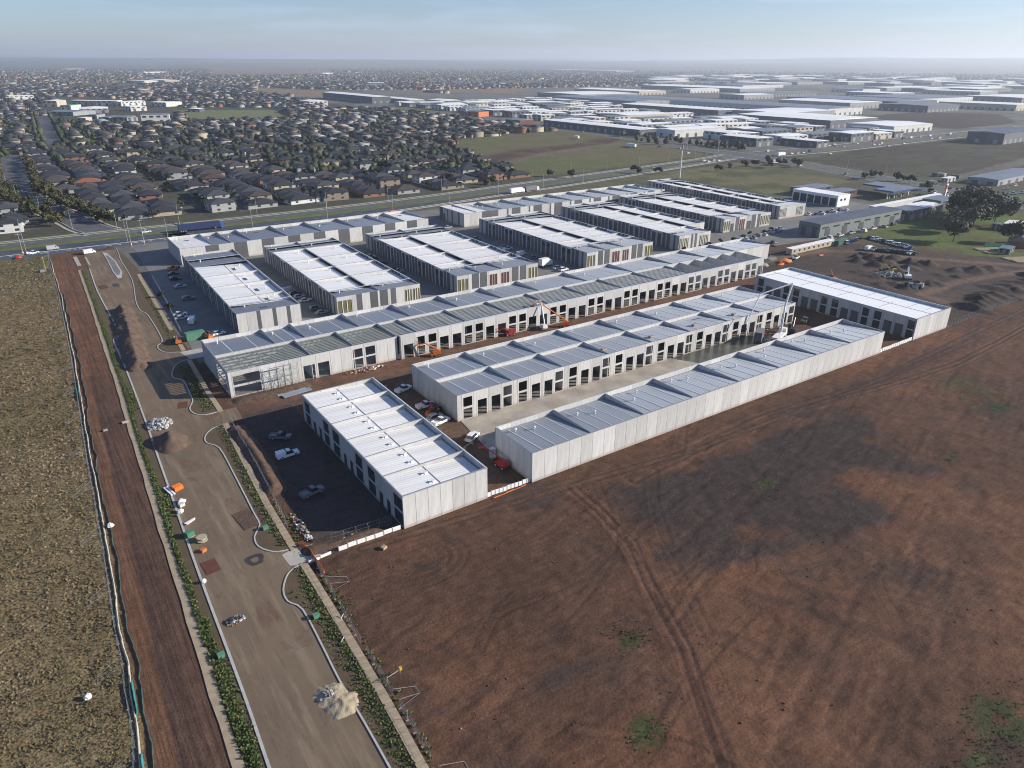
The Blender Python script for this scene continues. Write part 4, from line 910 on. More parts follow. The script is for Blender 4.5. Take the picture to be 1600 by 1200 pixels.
_dq=np.floor(vnoise(fx,fy,300,91,1)*9)*.37; FR=np.concatenate([np.array([r for _,_,r in farl]),(_dq+np.floor(r2.random(len(fx))*4)*PI/2)[keep]])
nn=len(FP); KS=r2.integers(0,6,nn); SCL=np.ones((nn,3))*(0.9+.3*r2.random((nn,1))); big=r2.random(nn)<.03; SCL[big&(np.arange(nn)>len(farl))]*=np.array([3.2,2.2,1.5])
wsel=r2.integers(0,5,nn); rsel=np.where(r2.random(nn)<.78,r2.integers(0,2,nn),2+r2.integers(0,2,nn))
o=scatter('distant_houses',HT,FP,FR,SCL,wl_+rl_,lambda I,fm: np.where(fm[None]==0,wsel[I][:,None],5+rsel[I][:,None]),KS); o['kind']='stuff'
# ---- trees
LEAF={}
def leafmat(nm,c): 
    m=mat('leaf_'+nm,c,rough=.7,var=.28,nscale=.9,objvar=.18,spec=.2); LEAF[nm]=m; return m
leafmat('dark',(.036,.044,.022)); leafmat('mid',(.048,.058,.026)); leafmat('olive',(.078,.076,.032)); leafmat('grey',(.088,.095,.062)); leafmat('gold',(.098,.080,.034)); leafmat('hedge',(.07,.10,.03))
BARK=mat('bark',(.13,.10,.075),rough=.9,var=.2)
def crown_mesh(seed,R,H,nl,size,m,lobes=6,z0=1.6,core=.78):
    rr=np.random.default_rng(seed); V=[];F=[]
    cs=[(rr.normal(0,.42)*R,rr.normal(0,.42)*R,z0+H*(.28+.5*rr.random()),(.38+.3*rr.random())) for _ in range(lobes)]
    for i in range(nl):
        cx,cy,cz,k=cs[i%lobes]; d=rr.normal(size=3); d/=np.linalg.norm(d); rad=(.72+.38*rr.random())
        c=np.array([cx+d[0]*R*k*rad,cy+d[1]*R*k*rad,cz+d[2]*H*.5*k*rad*1.1]); 
        if c[2]<z0*.6: c[2]=z0*.6+rr.random()*.4
        u=rr.normal(size=3); u/=np.linalg.norm(u); w_=np.cross(u,d+.3*rr.normal(size=3)); w_/=np.linalg.norm(w_)+1e-9; s=size*(.6+.8*rr.random()); n=len(V)
        V+= [c-u*s*.5-w_*s*.4,c+u*s*.5-w_*s*.5,c+u*s*.45+w_*s*.5,c-u*s*.5+w_*s*.45]; F.append((n,n+1,n+2)); F.append((n,n+2,n+3))
    b=MB()
    for cx,cy,cz,k in cs: b.ball((cx,cy,cz),R*k*core,R*k*core,H*.54*core*k,6,4,0,.25)
    n=len(V); V+=[np.array(v) for v in b.v]; F+=[tuple(i+n for i in f) for f in tri(b.f)]
    return np_mesh('crown',np.array(V),np.array(F),m)
def trunk_mesh(h,r):
    def mk():
        b=MB(); b.tube((0,0,-.1),(.05,0,h),r,r*.6,6); 
        for a in range(4): b.tube((0,0,h*.75),(math.cos(a*1.6)*h*.35,math.sin(a*1.6)*h*.35,h*1.35),r*.5,r*.2,4)
        return b.mesh('trunk',BARK)
    return cached(('trunk',h,r),mk)
def pl_along(pl,step,off,t0=0):
    Q=offs(pl,off); out=[]; acc=t0
    for a,b in zip(Q[:-1],Q[1:]):
        L=math.dist(a,b)
        while acc<L: out.append((a[0]+(b[0]-a[0])*acc/L,a[1]+(b[1]-a[1])*acc/L)); acc+=step
        acc-=L
    return out
TREES=[]   # (x,y,kind,scale)
for o_ in (9.2,-9.2,13,-13): TREES+=[(a+random.uniform(-1.5,1.5),b+random.uniform(-1.5,1.5),random.choice(['olive','gold','olive','mid']),random.uniform(.75,1.05)) for a,b in pl_along(ENT,11,o_,4) if b>466]
for o_ in (11.5,-11.5): TREES+=[(a,b,random.choice(['olive','gold','olive']),random.uniform(.9,1.1)) for a,b in pl_along(PKW,9,o_)]
for o_ in (10,-10,15): TREES+=[(a,b,random.choice(['olive','mid']),random.uniform(.9,1.2)) for a,b in pl_along(PK2,12,o_)]
for (a,b,rot) in lots[:900]:
    for q in range(1 if random.random()<.75 else 0):
        an=random.random()*6.3; r=random.uniform(9.5,14)
        A,B_=a+math.cos(an)*r,b+math.sin(an)*r
        if ok(A,B_,3) and min((A-p[0])**2+(B_-p[1])**2 for p in lots[:0]+[(1e9,1e9)])>1: TREES.append((A,B_,random.choices(['dark','mid','olive','grey'],[6,3,1,2])[0],random.uniform(.4,.85)))
belt=[survey(*p) for p in [(100,345),(135,338),(155,335),(165,345),(175,350),(15,300),(20,330),(5,350),(10,360),(80,330),(95,325),(110,318),(700,283),(760,292),(770,288),(1000,272),(990,270),(1030,272),(893,278),(857,276)]]
TREES+=[(a,b,random.choice(['olive','dark','mid']),random.uniform(.7,1.1)) for a,b in belt]
for p in [(1205,262),(1216,258),(1228,256),(1240,258),(1246,262),(1180,260),(1160,262),(1140,264),(1120,268),(1350,281),(1362,279),(1376,277),(1448,297),(1454,304),(1200,254),(1400,283),(1410,284),(1420,287),(1270,225),(1285,224),(1300,223),(1312,222),(1255,222),(1245,221),(1262,226)]:
    a,b=survey(*p); TREES.append((a,b,random.choice(['dark','mid','grey']),random.uniform(.6,1.1)))
for i in range(60):   # low shrubs and trees in front of the display centres on the cross highway
    t=random.random(); a=660+random.uniform(-4,14); b=520+t*330; TREES.append((a+ (25 if t>.6 else 0),b,random.choice(['dark','grey','mid']),random.uniform(.4,.9)))
TREES.sort(key=lambda q:q[0]*_fw.x+q[1]*_fw.y)
CRN={k:[crown_mesh(i*7+hash(k)%1+len(k),3.1,5.2,230,.95,LEAF[k]) for i in range(3)] for k in LEAF if k!='hedge'}
TK=trunk_mesh(2.4,.17)
KN={'dark':'dark green','mid':'mid green','olive':'olive','grey':'grey green','gold':'golden olive'}
ntree=TREES[:285]
tb_=[sorted(ntree[i:i+30],key=lambda q:proj(q[0],q[1])[0]) for i in range(0,len(ntree),30)]
for bi,bd in enumerate(tb_):
    for hi,(a,b,k,s) in enumerate(bd):
        t=thing('tree',f"{KN[k]} {'small ' if s<.65 else ''}tree, {ordn(hi+1)} from left in {ordn(bi+1)} tree band counted from the highway",'tree',(a,b,0),random.random()*6.3,'trees in the suburb'); t.scale=(s,s,s*random.uniform(.85,1.15))
        link('trunk',TK,t); link('crown',random.choice(CRN[k]),t)
def blob(seed):
    rr=np.random.default_rng(seed); b=MB(); b.ball((0,0,3.2),2.8,2.8,2.7,6,4,0,.32,random.Random(seed)); return (b.v,tri(b.f),[0]*len(tri(b.f)))
rest=TREES[285:]
N_=17000
dist=620*np.exp(r2.random(N_)*2.75); ang=(r2.random(N_)-.5)*1.5
tx=dist*np.sin(YAW+ang); ty=dist*np.cos(YAW+ang); tn_=vnoise(tx,ty,260,51,4)
keep=(((tx<640)&(ty>480))|(ty>2350))&(tn_>.40)
for P in NOGO: keep&=~inpoly(tx,ty,P)
pp=np.stack([tx[keep],ty[keep]],1)
kk=pl_dist(pp[:,0],pp[:,1],PKW+[(18,900)])>13; kk&=pl_dist(pp[:,0],pp[:,1],PK2)>12; pp=pp[kk]
TP=np.concatenate([np.array([(a,b) for a,b,_,_ in rest]),pp]); nn=len(TP)
TP=np.concatenate([TP,np.zeros((nn,1))],1)
D_=np.hypot(TP[:,0],TP[:,1]); SC3=(0.55+.75*r2.random((nn,1)))*np.array([1,1,1.05])*(1+np.clip(D_-1800,0,6000)/3500)[:,None]**[1,1,.4]
ms=r2.integers(0,4,nn)
o=scatter('distant_trees',[blob(i) for i in range(5)],TP,r2.random(nn)*6.3,SC3,[LEAF['dark'],LEAF['mid'],LEAF['grey'],LEAF['dark']],lambda I,fm: np.repeat(ms[I][:,None],len(fm),1),r2.integers(0,5,nn)); o['kind']='stuff'
# big gum trees on the paddock
for (px_,py_,s,k) in [(1489,378,1.75,'grey'),(1500,362,1.9,'grey'),(1512,340,2.5,'grey'),(1533,345,2.4,'mid'),(1552,352,2.3,'grey'),(1498,345,2.2,'dark'),(1575,380,1.5,'dark'),(1540,335,2.2,'grey'),(1520,352,2.0,'dark')]:
    a,b=survey(px_,py_); i=[1489,1500,1512,1533,1552,1498,1575,1540,1520].index(px_)
    t=thing('gum_tree',['big gum tree nearest the sheds on the paddock, trunk standing in open grass','gum tree behind the nearest paddock gum','tall gum tree at the back left of the clump','pale gum at the back centre of the clump','broad gum at the right end of the clump','dark gum at the left edge of the clump','lone dark gum beside the brick house at the right edge','gum tree hidden deepest in the paddock clump','dark gum in the middle of the paddock clump'][i],'tree',(a,b,0),i*1.3,'gum trees on the paddock'); t.scale=(s*1.15,s*1.15,s)
    link('trunk',TK,t); link('crown',crown_mesh(100+i,3.4,5.0,1500,.42,LEAF[k],11,2.2,.55),t)
# ---- lamp posts
def pole_meshes():
    a=MB(); a.tube((0,0,0),(0,0,11),.13,.07,6); b=MB(); b.tube((0,0,10.8),(1.9,0,11.4),.05,.04,5); c=MB(); c.box(1.7,-.14,11.34,2.5,.14,11.46)
    return a.mesh('pole',STEEL),b.mesh('outreach_arm',STEEL),c.mesh('lamp_head',STEELG)
PM=pole_meshes(); k=0
for pl,o_,nm in ((N,2.2,'far side of the highway'),(S3,-1.4,'near side of the highway'),(Cc,17,'right side of the cross highway'),(Cc,-17,'left side of the cross highway'),(ENT,8.6,'entry street')):
    i=0
    for a,b in pl_along(pl,44 if pl is not ENT else 60,o_,20):
        p=proj(a,b)
        if not(0<p[0]<1600) or math.hypot(a,b)>1100: continue
        i+=1; q=thing('street_lamp',f"galvanised street lamp, {ordn(i)} along the {nm}",'street lamp',(a,b,0),(PI/2 if o_<0 else -PI/2),'street lamps'); 
        for m_ in PM: link(m_.name.split('.')[0],m_,q)
# ================================================================ OTHER BUILDINGS
PRS=[]
RW=mat('white_sheet_roof',(.86,.85,.81),rough=.6,metal=.0,var=.04,nscale=.05); RG=mat('grey_sheet_roof',(.23,.25,.27),rough=.5,metal=.3,var=.08,nscale=.05); RD=mat('dark_sheet_roof',(.12,.13,.14),rough=.5,metal=.2,var=.1,nscale=.05)
BW=mat('pale_cladding',(.55,.54,.50),rough=.75,var=.06,nscale=.1); BD=mat('dark_cladding',(.095,.105,.12),rough=.6,var=.1,nscale=.1); BG=mat('grey_cladding',(.27,.28,.28),rough=.7,var=.08,nscale=.1); BT=mat('tan_cladding',(.46,.40,.30),rough=.8,var=.06,nscale=.1); BO=mat('orange_cladding',(.50,.16,.05),rough=.7,var=.05); GRN=mat('green_roof',(.05,.33,.14),rough=.6,var=.08); BLU=mat('blue_fascia',(.025,.05,.22),rough=.5,var=.05); TEAL=mat('grey_green_cladding',(.165,.19,.18),rough=.7,var=.06,nscale=.2,stretch=(4,1,1))
def shed(label, loc, rz, w_, d, h, wm, rm, group=None, doors=True, ridge=None, cat='warehouse', name='industrial_shed', wband=None, tint=GLASS):
    """front along local x at y=0"""
    t=thing(name,label,cat,(loc[0],loc[1],0),rz,group)
    boxo=MB().box(0,0,-.3,w_,d,h); boxo.obj('wall',wm,t)
    rg=ridge if ridge is not None else min(1.4,.03*min(w_,d))
    r=MB(); 
    if w_>=d: r._add([(-.3,-.3,h+.05),(w_+.3,-.3,h+.05),(w_+.3,d+.3,h+.05),(-.3,d+.3,h+.05),(-.3,d/2,h+rg+.06),(w_+.3,d/2,h+rg+.06)],[(0,1,5,4),(2,3,4,5),(1,2,5),(3,0,4),(3,2,1,0)])
    else: r._add([(-.3,-.3,h+.05),(w_+.3,-.3,h+.05),(w_+.3,d+.3,h+.05),(-.3,d+.3,h+.05),(w_/2,-.3,h+rg+.06),(w_/2,d+.3,h+rg+.06)],[(0,1,4),(1,2,5,4),(2,3,5),(3,0,4,5),(3,2,1,0)])
    r.obj('roof',rm,t)
    if doors:
        b=MB(); n=max(2,int(w_/14))
        for i in range(n): u=(i+.3)*w_/n; b.box(u,-.12,.02,u+min(4.5,w_/n*.4),.05,min(4.5,h*.6))
        n=max(2,int(d/14))
        for i in range(n): u=(i+.3)*d/n; b.box(-.12,u,.02,.05,u+min(4.5,d/n*.4),min(4.5,h*.6))
        b.obj('loading_door',ROLLER if wm is not BD else BG,t)['kind']='stuff'
        if max(w_,d)>85 and wband is None: return t
        g=MB(); z0=wband[0] if wband else h*.66; z1=wband[1] if wband else h*.88
        n=max(2,int(w_/9))
        for i in range(n): u=(i+.2)*w_/n; g.box(u,-.10,z0,u+w_/n*.55,.05,z1)
        n=max(2,int(d/9))
        for i in range(n): u=(i+.2)*d/n; g.box(-.10,u,z0,.05,u+d/n*.55,z1)
        g.obj('window',tint,t)['kind']='stuff'
    return t
RECT=[(677,697,35,203,8,BD,RW,'long dark fronted white roofed shed along the cross highway'),(700,658,95,32,9,BW,RW,'white walled display centre on the corner of the cross highway'),
(702,536,30,50,9,BD,RW,'dark glass fronted showroom facing the main intersection'),(750,492,22,48,7,BD,RW,'dark low showroom right of the intersection corner'),(840,892,100,68,9,BT,RW,'tan walled warehouse with white roof behind the display centre'),
(1050,890,66,248,11,BD,RW,'huge white roofed distribution shed, long dark side'),(1080,785,154,100,11,BG,RW,'white roofed warehouse between the two huge white sheds'),(1000,640,122,168,11,BD,RW,'largest white roofed warehouse behind the small industrial units'),
(1245,805,108,635,12,BW,RG,'very long grey roofed warehouse with pale columned end wall'),(1130,1180,100,290,12,BG,RG,'dark grey roofed warehouse behind the huge white shed'),(1281,1540,200,194,10,BG,RW,'white roofed warehouse beside the far grassland'),
(1590,1650,110,300,10,BT,RW,'pale warehouse with white roof in front of far housing'),(2040,1650,180,460,11,BG,RW,'long white roofed warehouse farthest along the skyline'),(715,1590,46,300,14,BD,RW,'big dark sided warehouse standing alone behind the housing'),
(775,1525,38,195,9,BG,RW,'low grey warehouse right of the big dark sided warehouse'),(1480,910,120,175,12,BG,RW,'white roofed warehouse with pale gable right of the long grey shed'),(1625,890,165,280,12,BD,RG,'broad grey roofed warehouse with dark front near the right edge'),
(1511,765,123,100,12,BD,RG,'dark fronted warehouse facing the dark ploughed plot'),(1720,695,95,155,12,BT,RW,'white roofed warehouse with tan gable at the right edge'),(1000,545,100,70,9,BW,RW,'row of pale offices right of the grass field at the far road'),
(560,1560,40,60,9,BW,RW,'small white warehouse left of the big dark sided warehouse'),(830,1480,50,60,8,BW,RW,'white shed left of the orange store')]
for (x0,y0,w_,d,h,wm,rm,lb) in RECT: shed(lb,(x0,y0),0,w_,d,h,wm,rm)
occ=[(a-8,b-8,a+c_+8,b+d+8) for a,b,c_,d,*_ in RECT]
cand=[]
yy=512
while yy<1500:
    xx=722+random.uniform(0,10)
    dd=random.choice([24,30,36,42])
    while xx<1030+max(0,(yy-900))*.45:
        ww=random.choice([22,28,36,48,60])
        if not any(xx<o[2] and xx+ww>o[0] and yy<o[3] and yy+dd>o[1] for o in occ): cand.append((xx,yy,ww,dd)); occ.append((xx,yy,xx+ww,yy+dd))
        xx+=ww+random.choice([6,9,20])
    yy+=dd+random.choice([8,22])
cand.sort(key=lambda q:q[0]*_fw.x+q[1]*_fw.y); cand=cand[:150]
for i in range(0,len(cand),15):
    for j,(a,b,ww,dd) in enumerate(sorted(cand[i:i+15],key=lambda q:proj(q[0],q[1])[0])):
        wm=random.choice([BW,BW,BG,BD,BD,BT]); rm=random.choice([RW,RW,RW,RG])
        nmw={BW.name:'pale',BG.name:'grey',BD.name:'dark',BT.name:'tan'}[wm.name]
        shed(f"{nmw} walled {'white' if rm is RW else 'grey'} roofed unit, {ordn(j+1)} from left in {ordn(i//15+1)} row of business park",(a,b),0,ww,dd,random.choice([6.5,7.5,9]),wm,rm,'business park units')
k=0
for i in range(260):
    a=random.uniform(1260,5200); b=random.uniform(760,3900); ww=random.uniform(80,300); dd=random.uniform(60,220)
    p=proj(a,b)
    if not(1000<p[0]<1640) or any(a<o[2] and a+ww>o[0] and b<o[3] and b+dd>o[1] for o in occ): continue
    occ.append((a,b,a+ww,b+dd)); k+=1
    rm=random.choice([RW,RW,RW,RG]); wm=random.choice([BG,BD,BW])
    shed(f"{ {BW.name:'pale',BG.name:'grey',BD.name:'dark'}[wm.name]} sided {'white' if rm is RW else 'grey'} roofed big shed, number {k} across the far right warehouse precinct".replace('number ','').replace(f'{k} across',f'{ordn(k)} nearest across'),(a,b),0,ww,dd,11,wm,rm,'far warehouses')
def faced(label,pl_,pr_,depth,h,wm,rm,**kw):
    A=survey(*pl_);B_=survey(*pr_); rz=math.atan2(B_[1]-A[1],B_[0]-A[0]); return shed(label,A,rz,math.dist(A,B_),depth,h,wm,rm,**kw)
kw=dict(cat='building',name='building')
for lb,a,b,d,h,wm,rm in [('white low hall left of the parkway end',(15,156),(54,155),40,8,BW,RW),('cream block at the end of the tree lined parkway',(67,167),(90,167),40,11,BT,RW),('long cream school block behind the green roof, left half',(112,164),(150,165),25,9,BT,RW),('long cream school block behind the green roof, right half',(151,165),(185,165),25,9,BW,RW),
 ('pale curved roof hall in the school',(125,177),(170,176),60,7,BG,RW),('grey roofed hall under the green roofed block',(75,180),(115,181),50,6,BG,RG),('green roofed block in the school',(95,173),(112,173),40,9,BW,GRN),('grey classroom, leftmost of four in a row',(135,186),(152,186),30,6,BG,RG),('grey classroom, second of four in a row',(155,190),(172,190),40,6,BG,RG),('grey classroom, third of four in a row',(175,190),(196,190),40,6,BG,RG),('grey classroom beside the apartment block',(199,190),(216,189),40,6,BG,RG),
 ('striped pale apartment block with three floors beyond the houses',(222,193),(266,192),30,12,BW,RG),('white shop building left of the sports ground',(205,174),(230,173),30,8,BW,RW),('white long hall behind the shop building',(190,166),(228,164),30,8,BW,RW),('white hall nearest the sports ground',(236,166),(260,167),40,8,BW,RW),('small cream clinic in front of the classrooms',(121,191),(135,191),20,6,BT,RW),
 ('white pavilion beside the sports ground',(294,175),(312,175),30,5,BD,RW),('white far school on the left skyline',(100,109),(132,109),60,10,BW,RW),('white far shopping centre left of the bare paddock',(225,115),(260,114),90,9,BW,RW),('white far hall, left of a pair',(200,129),(226,130),60,9,BW,RW),('cream far hall, right of a pair',(232,128),(258,130),60,11,BT,RW),('dark hospital wing on the skyline',(697,104),(720,104),120,18,BD,RW),('tall grey hospital tower on the skyline',(721,105),(728,105),60,45,BG,RG),('white hospital block on the skyline',(729,105),(742,105),80,30,BW,RW),
 ('long white factory on the skyline right of the hospital',(855,110),(963,113),200,14,BW,RW),('long white factory at the right skyline',(1096,104),(1170,105),200,12,BW,RW),('white apartment row beside the brown paddock',(575,135),(600,135),60,12,BW,RW),('pale far apartments right of the factory',(1170,119),(1200,119),80,12,BT,RW),('white far store above the paddock',(505,117),(520,116),60,10,BW,RW),('orange fronted hardware store',(729,182),(748,183),30,8,BO,RD),('dark hardware store left of its orange front',(718,181),(729,182),40,8,BD,RG),('red and grey shop right of the orange store',(790,194),(812,196),30,7,REDP,RG)]:
    faced(lb,a,b,d,h,wm,rm,**kw)
# buildings right behind the estate
shed('grey green workshop row with dark end wall behind the site offices',(351.5,220),0,80,13,7.2,TEAL,RD,ridge=.2,wband=(4.6,5.4),cat='workshop',name='workshop')
t=thing('workshop','white block with glazed shopfront beside the petrol station','shop',(442,268,0))
MB().box(0,0,0,13.5,34,7).obj('wall',WHITE,t); MB().box(-.15,-.15,7,13.65,34.15,7.25).obj('roof',RW,t); 
for i in range(6): MB().box(-.1,1+i*5.5,.2,.05,5.6+i*5.5,5.4).obj('shopfront_glass',GLASS,t)
for i in range(2): MB().box(3+i*4,-.1,3.6,5+i*4,.05,5).obj('window',GLASS,t)
shed('low grey workshop with dark front right of the grey green row',(438,219),0,20,12,5.5,BD,RG,ridge=.2,cat='workshop',name='workshop')
shed('flat roofed workshop right of the low grey workshop',(463,222),0,22,13,4.6,BG,RW,ridge=.2,cat='workshop',name='workshop')
shed('farthest low workshop partly behind the paddock gums',(492,227),.05,22,12,5.2,TEAL,RG,ridge=.2,cat='workshop',name='workshop')
shed('narrow white roofed canopy wall behind the workshops',(440,241),.02,84,4,4.6,BW,RW,ridge=.1,doors=False,cat='canopy',name='canopy')
t=thing('petrol_station_canopy','blue edged petrol station canopy on white columns','canopy',(497,262,0))
MB().box(0,0,5,34,14,5.9).obj('fascia',BLU,t); MB().box(.3,.3,5.9,33.7,13.7,5.95).obj('roof',RG,t); MB().box(16,14.1,5,36,32,5.9).obj('fascia',BLU,t); MB().box(16.3,14.4,5.9,35.7,31.7,5.96).obj('roof',RG,t)
for i in range(4): MB().box(3+i*9,5,0,3.6+i*9,5.6,5).obj('column',WHITE,t)
for i in range(3): MB().box(6+i*9,5,0,6.8+i*9,6.3,2).obj('fuel_pump',BG,t)
shed('petrol station shop with red sign band',(470,285),0,22,12,4.5,REDP,RG,cat='shop',name='shop')
shed('low retail shop with pale band left of the petrol station',(462,304),0,30,14,4.8,BD,RG,cat='shop',name='shop')
t=thing('pylon_sign','tall red and white pylon sign beside the petrol station','sign',(survey(1476,308)[0],survey(1476,308)[1],0))
MB().box(-.7,-.2,0,.7,.2,2.5).obj('post',WHITE,t); MB().box(-1.1,-.25,2.5,1.1,.25,8.2).obj('board',mat('red_board',(.5,.06,.04),rough=.5,var=.03),t); MB().box(-.9,-.29,3.2,.9,.29,5.4).obj('price_panel',WHITE,t); MB().box(-1.1,-.25,8.2,1.1,.25,9.2).obj('top_panel',WHITE,t)
t=thing('mobile_tower','slim white monopole behind the highway row','tower',(survey(1062,278)[0],survey(1062,278)[1],0)); MB().tube((0,0,0),(0,0,24),.5,.3,8).obj('pole',WHITE,t); MB().tube((0,0,22),(0,0,25.5),.7,.7,8).obj('antenna',BG,t)
# site offices: portable cabins
for i,(a,lb) in enumerate([(306.6,'cream portable site office with white roof, left of three beside the dirt yard'),(318.6,'cream portable site office in the middle of three'),(330.6,'cream portable site office right of three, next to the green container')]):
    t=thing('portable_office',lb,'site office',(a,204.6+i*.25,0),0,'portable site offices'); MB().box(0,0,.3,11.6,3.2,3).obj('wall',WM['cream'],t); MB().box(-.2,-.2,3,11.8,3.4,3.15).obj('roof',RW,t)
    [link('window',boxmesh(1.2,.09,1.0,GLASS,'window'),t,(1.5+q*4,-.05,1.3)) for q in range(3)]; MB().box(-.05,1,.3,.04,2,2.4).obj('door',BG,t)
def container(label,loc,rz,m,l=6.1,grp=None):
    t=thing('shipping_container',label,'container',(*loc,0),rz,grp); b=MB(); b.box(0,0,.1,l,2.44,2.6)
    for i in range(int(l/.5)): b.box(.2+i*.5,-.05,.2,.4+i*.5,2.49,2.5)
    b.obj('body',m,t); MB().box(-.06,.1,.2,.02,1.2,2.5).obj('door',m,t); MB().box(-.06,1.25,.2,.02,2.35,2.5).obj('door',m,t); return t
CG=mat('green_container',(.06,.16,.11),rough=.6,var=.1); CB=mat('blue_container',(.05,.11,.26),rough=.6,var=.1)
container('dark green shipping container right of the portable offices',(343,203),.2,CG,12)
container('green shipping container at the estate driveway beside the orange machines',(37.2,243.2),.08,mat('pale_green_container',(.10,.24,.16),rough=.6,var=.1),6)

A=survey(1558,291); shed('low pale roofed shed under construction cut off by the right edge',A,.05,90,22,4.5,BG,RG)
A=survey(1566,226); shed('dark block on the horizon side of the ploughed plot at the right edge',A,.05,120,40,12,BD,RD)
A=survey(1480,285); shed('white site sheds beside red soil right of the ploughed plot',A,.05,14,5,3,BW,RW,cat='shed',name='shed')
for i,(px_,py_) in enumerate([(1468,276),(1478,276),(1500,279),(1530,283),(1450,292),(1463,288)]):
    A=survey(px_,py_); container(f"pale shipping container, {ordn(i+1)} of those scattered beside the red soil",A,1.2+i*.2,BW if i%2 else CG,6,'containers beside the red soil')
# ================================================================ VEHICLES
GLZ=mat('car_glass',(.03,.035,.04),rough=.08,var=.05,spec=.8); TYRE=mat('tyre',(.025,.025,.026),rough=.9,var=.1); LAMP=mat('headlight',(.7,.7,.68),rough=.2,var=.02)
PNT={k:mat('paint_'+k,c,rough=.3,var=.02,spec=.6) for k,c in {'white':(.78,.78,.77),'silver':(.42,.43,.44),'grey':(.16,.165,.17),'black':(.022,.022,.025),'blue':(.05,.11,.30),'red':(.38,.04,.03),'orange':(.62,.16,.03),'green':(.07,.2,.11),'yellow':(.6,.42,.04)}.items()}
def wheel_mesh(r=.33): 
    def mk():
        b=MB(); b.tube((0,-.11,0),(0,.11,0),r,r,10,0); b.tube((0,-.12,0),(0,.12,0),r*.55,r*.55,8,1); return b.mesh('wheel',[TYRE,PNT['silver']])
    return cached(('wheel',r),mk)
def car(kind,colr,label,loc,rz,group=None):
    def mk():
        b=MB(); g=MB()
        if kind in('sedan','hatch','suv'):
            L,W_,h1,h2={'sedan':(4.7,1.82,.85,1.45),'hatch':(4.2,1.78,.9,1.5),'suv':(4.7,1.9,1.02,1.75)}[kind]; a=L/2; w_=W_/2
            b.hexa([(-a,-w_,.25),(a,-w_*.94,.25),(a,w_*.94,.25),(-a,w_,.25),(-a,-w_*.95,h1),(a-.05,-w_*.88,h1-.14),(a-.05,w_*.88,h1-.14),(-a,w_*.95,h1)])
            r0=-a+(.75 if kind=='sedan' else .12); r1=a-1.25
            g.hexa([(r0,-w_*.93,h1-.03),(r1,-w_*.9,h1-.1),(r1,w_*.9,h1-.1),(r0,w_*.93,h1-.03),(r0+.45,-w_*.76,h2-.05),(r1-.85,-w_*.76,h2-.05),(r1-.85,w_*.76,h2-.05),(r0+.45,w_*.76,h2-.05)])
            b.hexa([(r0+.40,-w_*.77,h2-.06),(r1-.80,-w_*.77,h2-.06),(r1-.80,w_*.77,h2-.06),(r0+.40,w_*.77,h2-.06),(r0+.55,-w_*.7,h2),(r1-.95,-w_*.7,h2),(r1-.95,w_*.7,h2),(r0+.55,w_*.7,h2)])
            wx=(-a+.85,a-.85); r=.33
        elif kind in('ute','canopy'):
            a=2.65;w_=.93
            b.hexa([(-a,-w_,.35),(a,-w_*.95,.35),(a,w_*.95,.35),(-a,w_,.35),(-a,-w_,1.0),(a-.05,-w_*.9,.95),(a-.05,w_*.9,.95),(-a,w_,1.0)])
            r0=-.55;r1=1.45
            g.hexa([(r0,-w_*.95,1.0),(r1,-w_*.92,.98),(r1,w_*.92,.98),(r0,w_*.95,1.0),(r0+.2,-w_*.78,1.74),(r1-.85,-w_*.78,1.74),(r1-.85,w_*.78,1.74),(r0+.2,w_*.78,1.74)])
            b.box(r0+.2,-w_*.79,1.72,r1-.85,w_*.79,1.79)
            if kind=='canopy': b.box(-a+.05,-w_*.96,1.0,r0-.05,w_*.96,1.78)
            else: b.box(-a+.05,-w_,1.0,-a+.12,w_,1.2); b.box(-a,-w_,1.0,r0,-w_+.07,1.2); b.box(-a,w_-.07,1.0,r0,w_,1.2)
            wx=(-a+1.0,a-.95); r=.38
        elif kind=='van':
            a=2.6;w_=.98
            b.hexa([(-a,-w_,.3),(a,-w_*.95,.3),(a,w_*.95,.3),(-a,w_,.3),(-a,-w_,2.1),(a-1.1,-w_*.92,2.1),(a-1.1,w_*.92,2.1),(-a,w_,2.1)])
            b.hexa([(a-1.1,-w_*.95,.3),(a+.1,-w_*.9,.3),(a+.1,w_*.9,.3),(a-1.1,w_*.95,.3),(a-1.1,-w_*.93,1.2),(a+.05,-w_*.88,1.0),(a+.05,w_*.88,1.0),(a-1.1,w_*.93,1.2)])
            g.hexa([(a-1.5,-w_*.98,1.25),(a-.45,-w_*.9,1.12),(a-.45,w_*.9,1.12),(a-1.5,w_*.98,1.25),(a-1.5,-w_*.96,1.95),(a-1.02,-w_*.9,1.95),(a-1.02,w_*.9,1.95),(a-1.5,w_*.96,1.95)])
            wx=(-a+.9,a-.8); r=.35
        return b.mesh('body',PNT[colr]),g.mesh('window',GLZ),wx,w_,r,a
    bm_,gm,wx,w_,r,a=cached(('car',kind,colr),mk)
    t=thing({'sedan':'car','hatch':'car','suv':'car','ute':'utility_truck','canopy':'utility_truck','van':'van'}[kind],label,{'sedan':'car','hatch':'car','suv':'car','ute':'ute','canopy':'ute','van':'van'}[kind],(loc[0],loc[1],loc[2] if len(loc)>2 else .06),rz,group)
    link('body',bm_,t); link('window',gm,t)
    for X in wx:
        for s in(-1,1): link('wheel',wheel_mesh(r),t,(X,s*(w_-.12),r))
    hl=cached(('hl',),lambda: MB().box(-.03,-.2,-.08,.03,.2,.08).mesh('headlight',LAMP))
    for s in(-1,1): link('headlight',hl,t,(a+.0,s*w_*.62,.72))
    return t
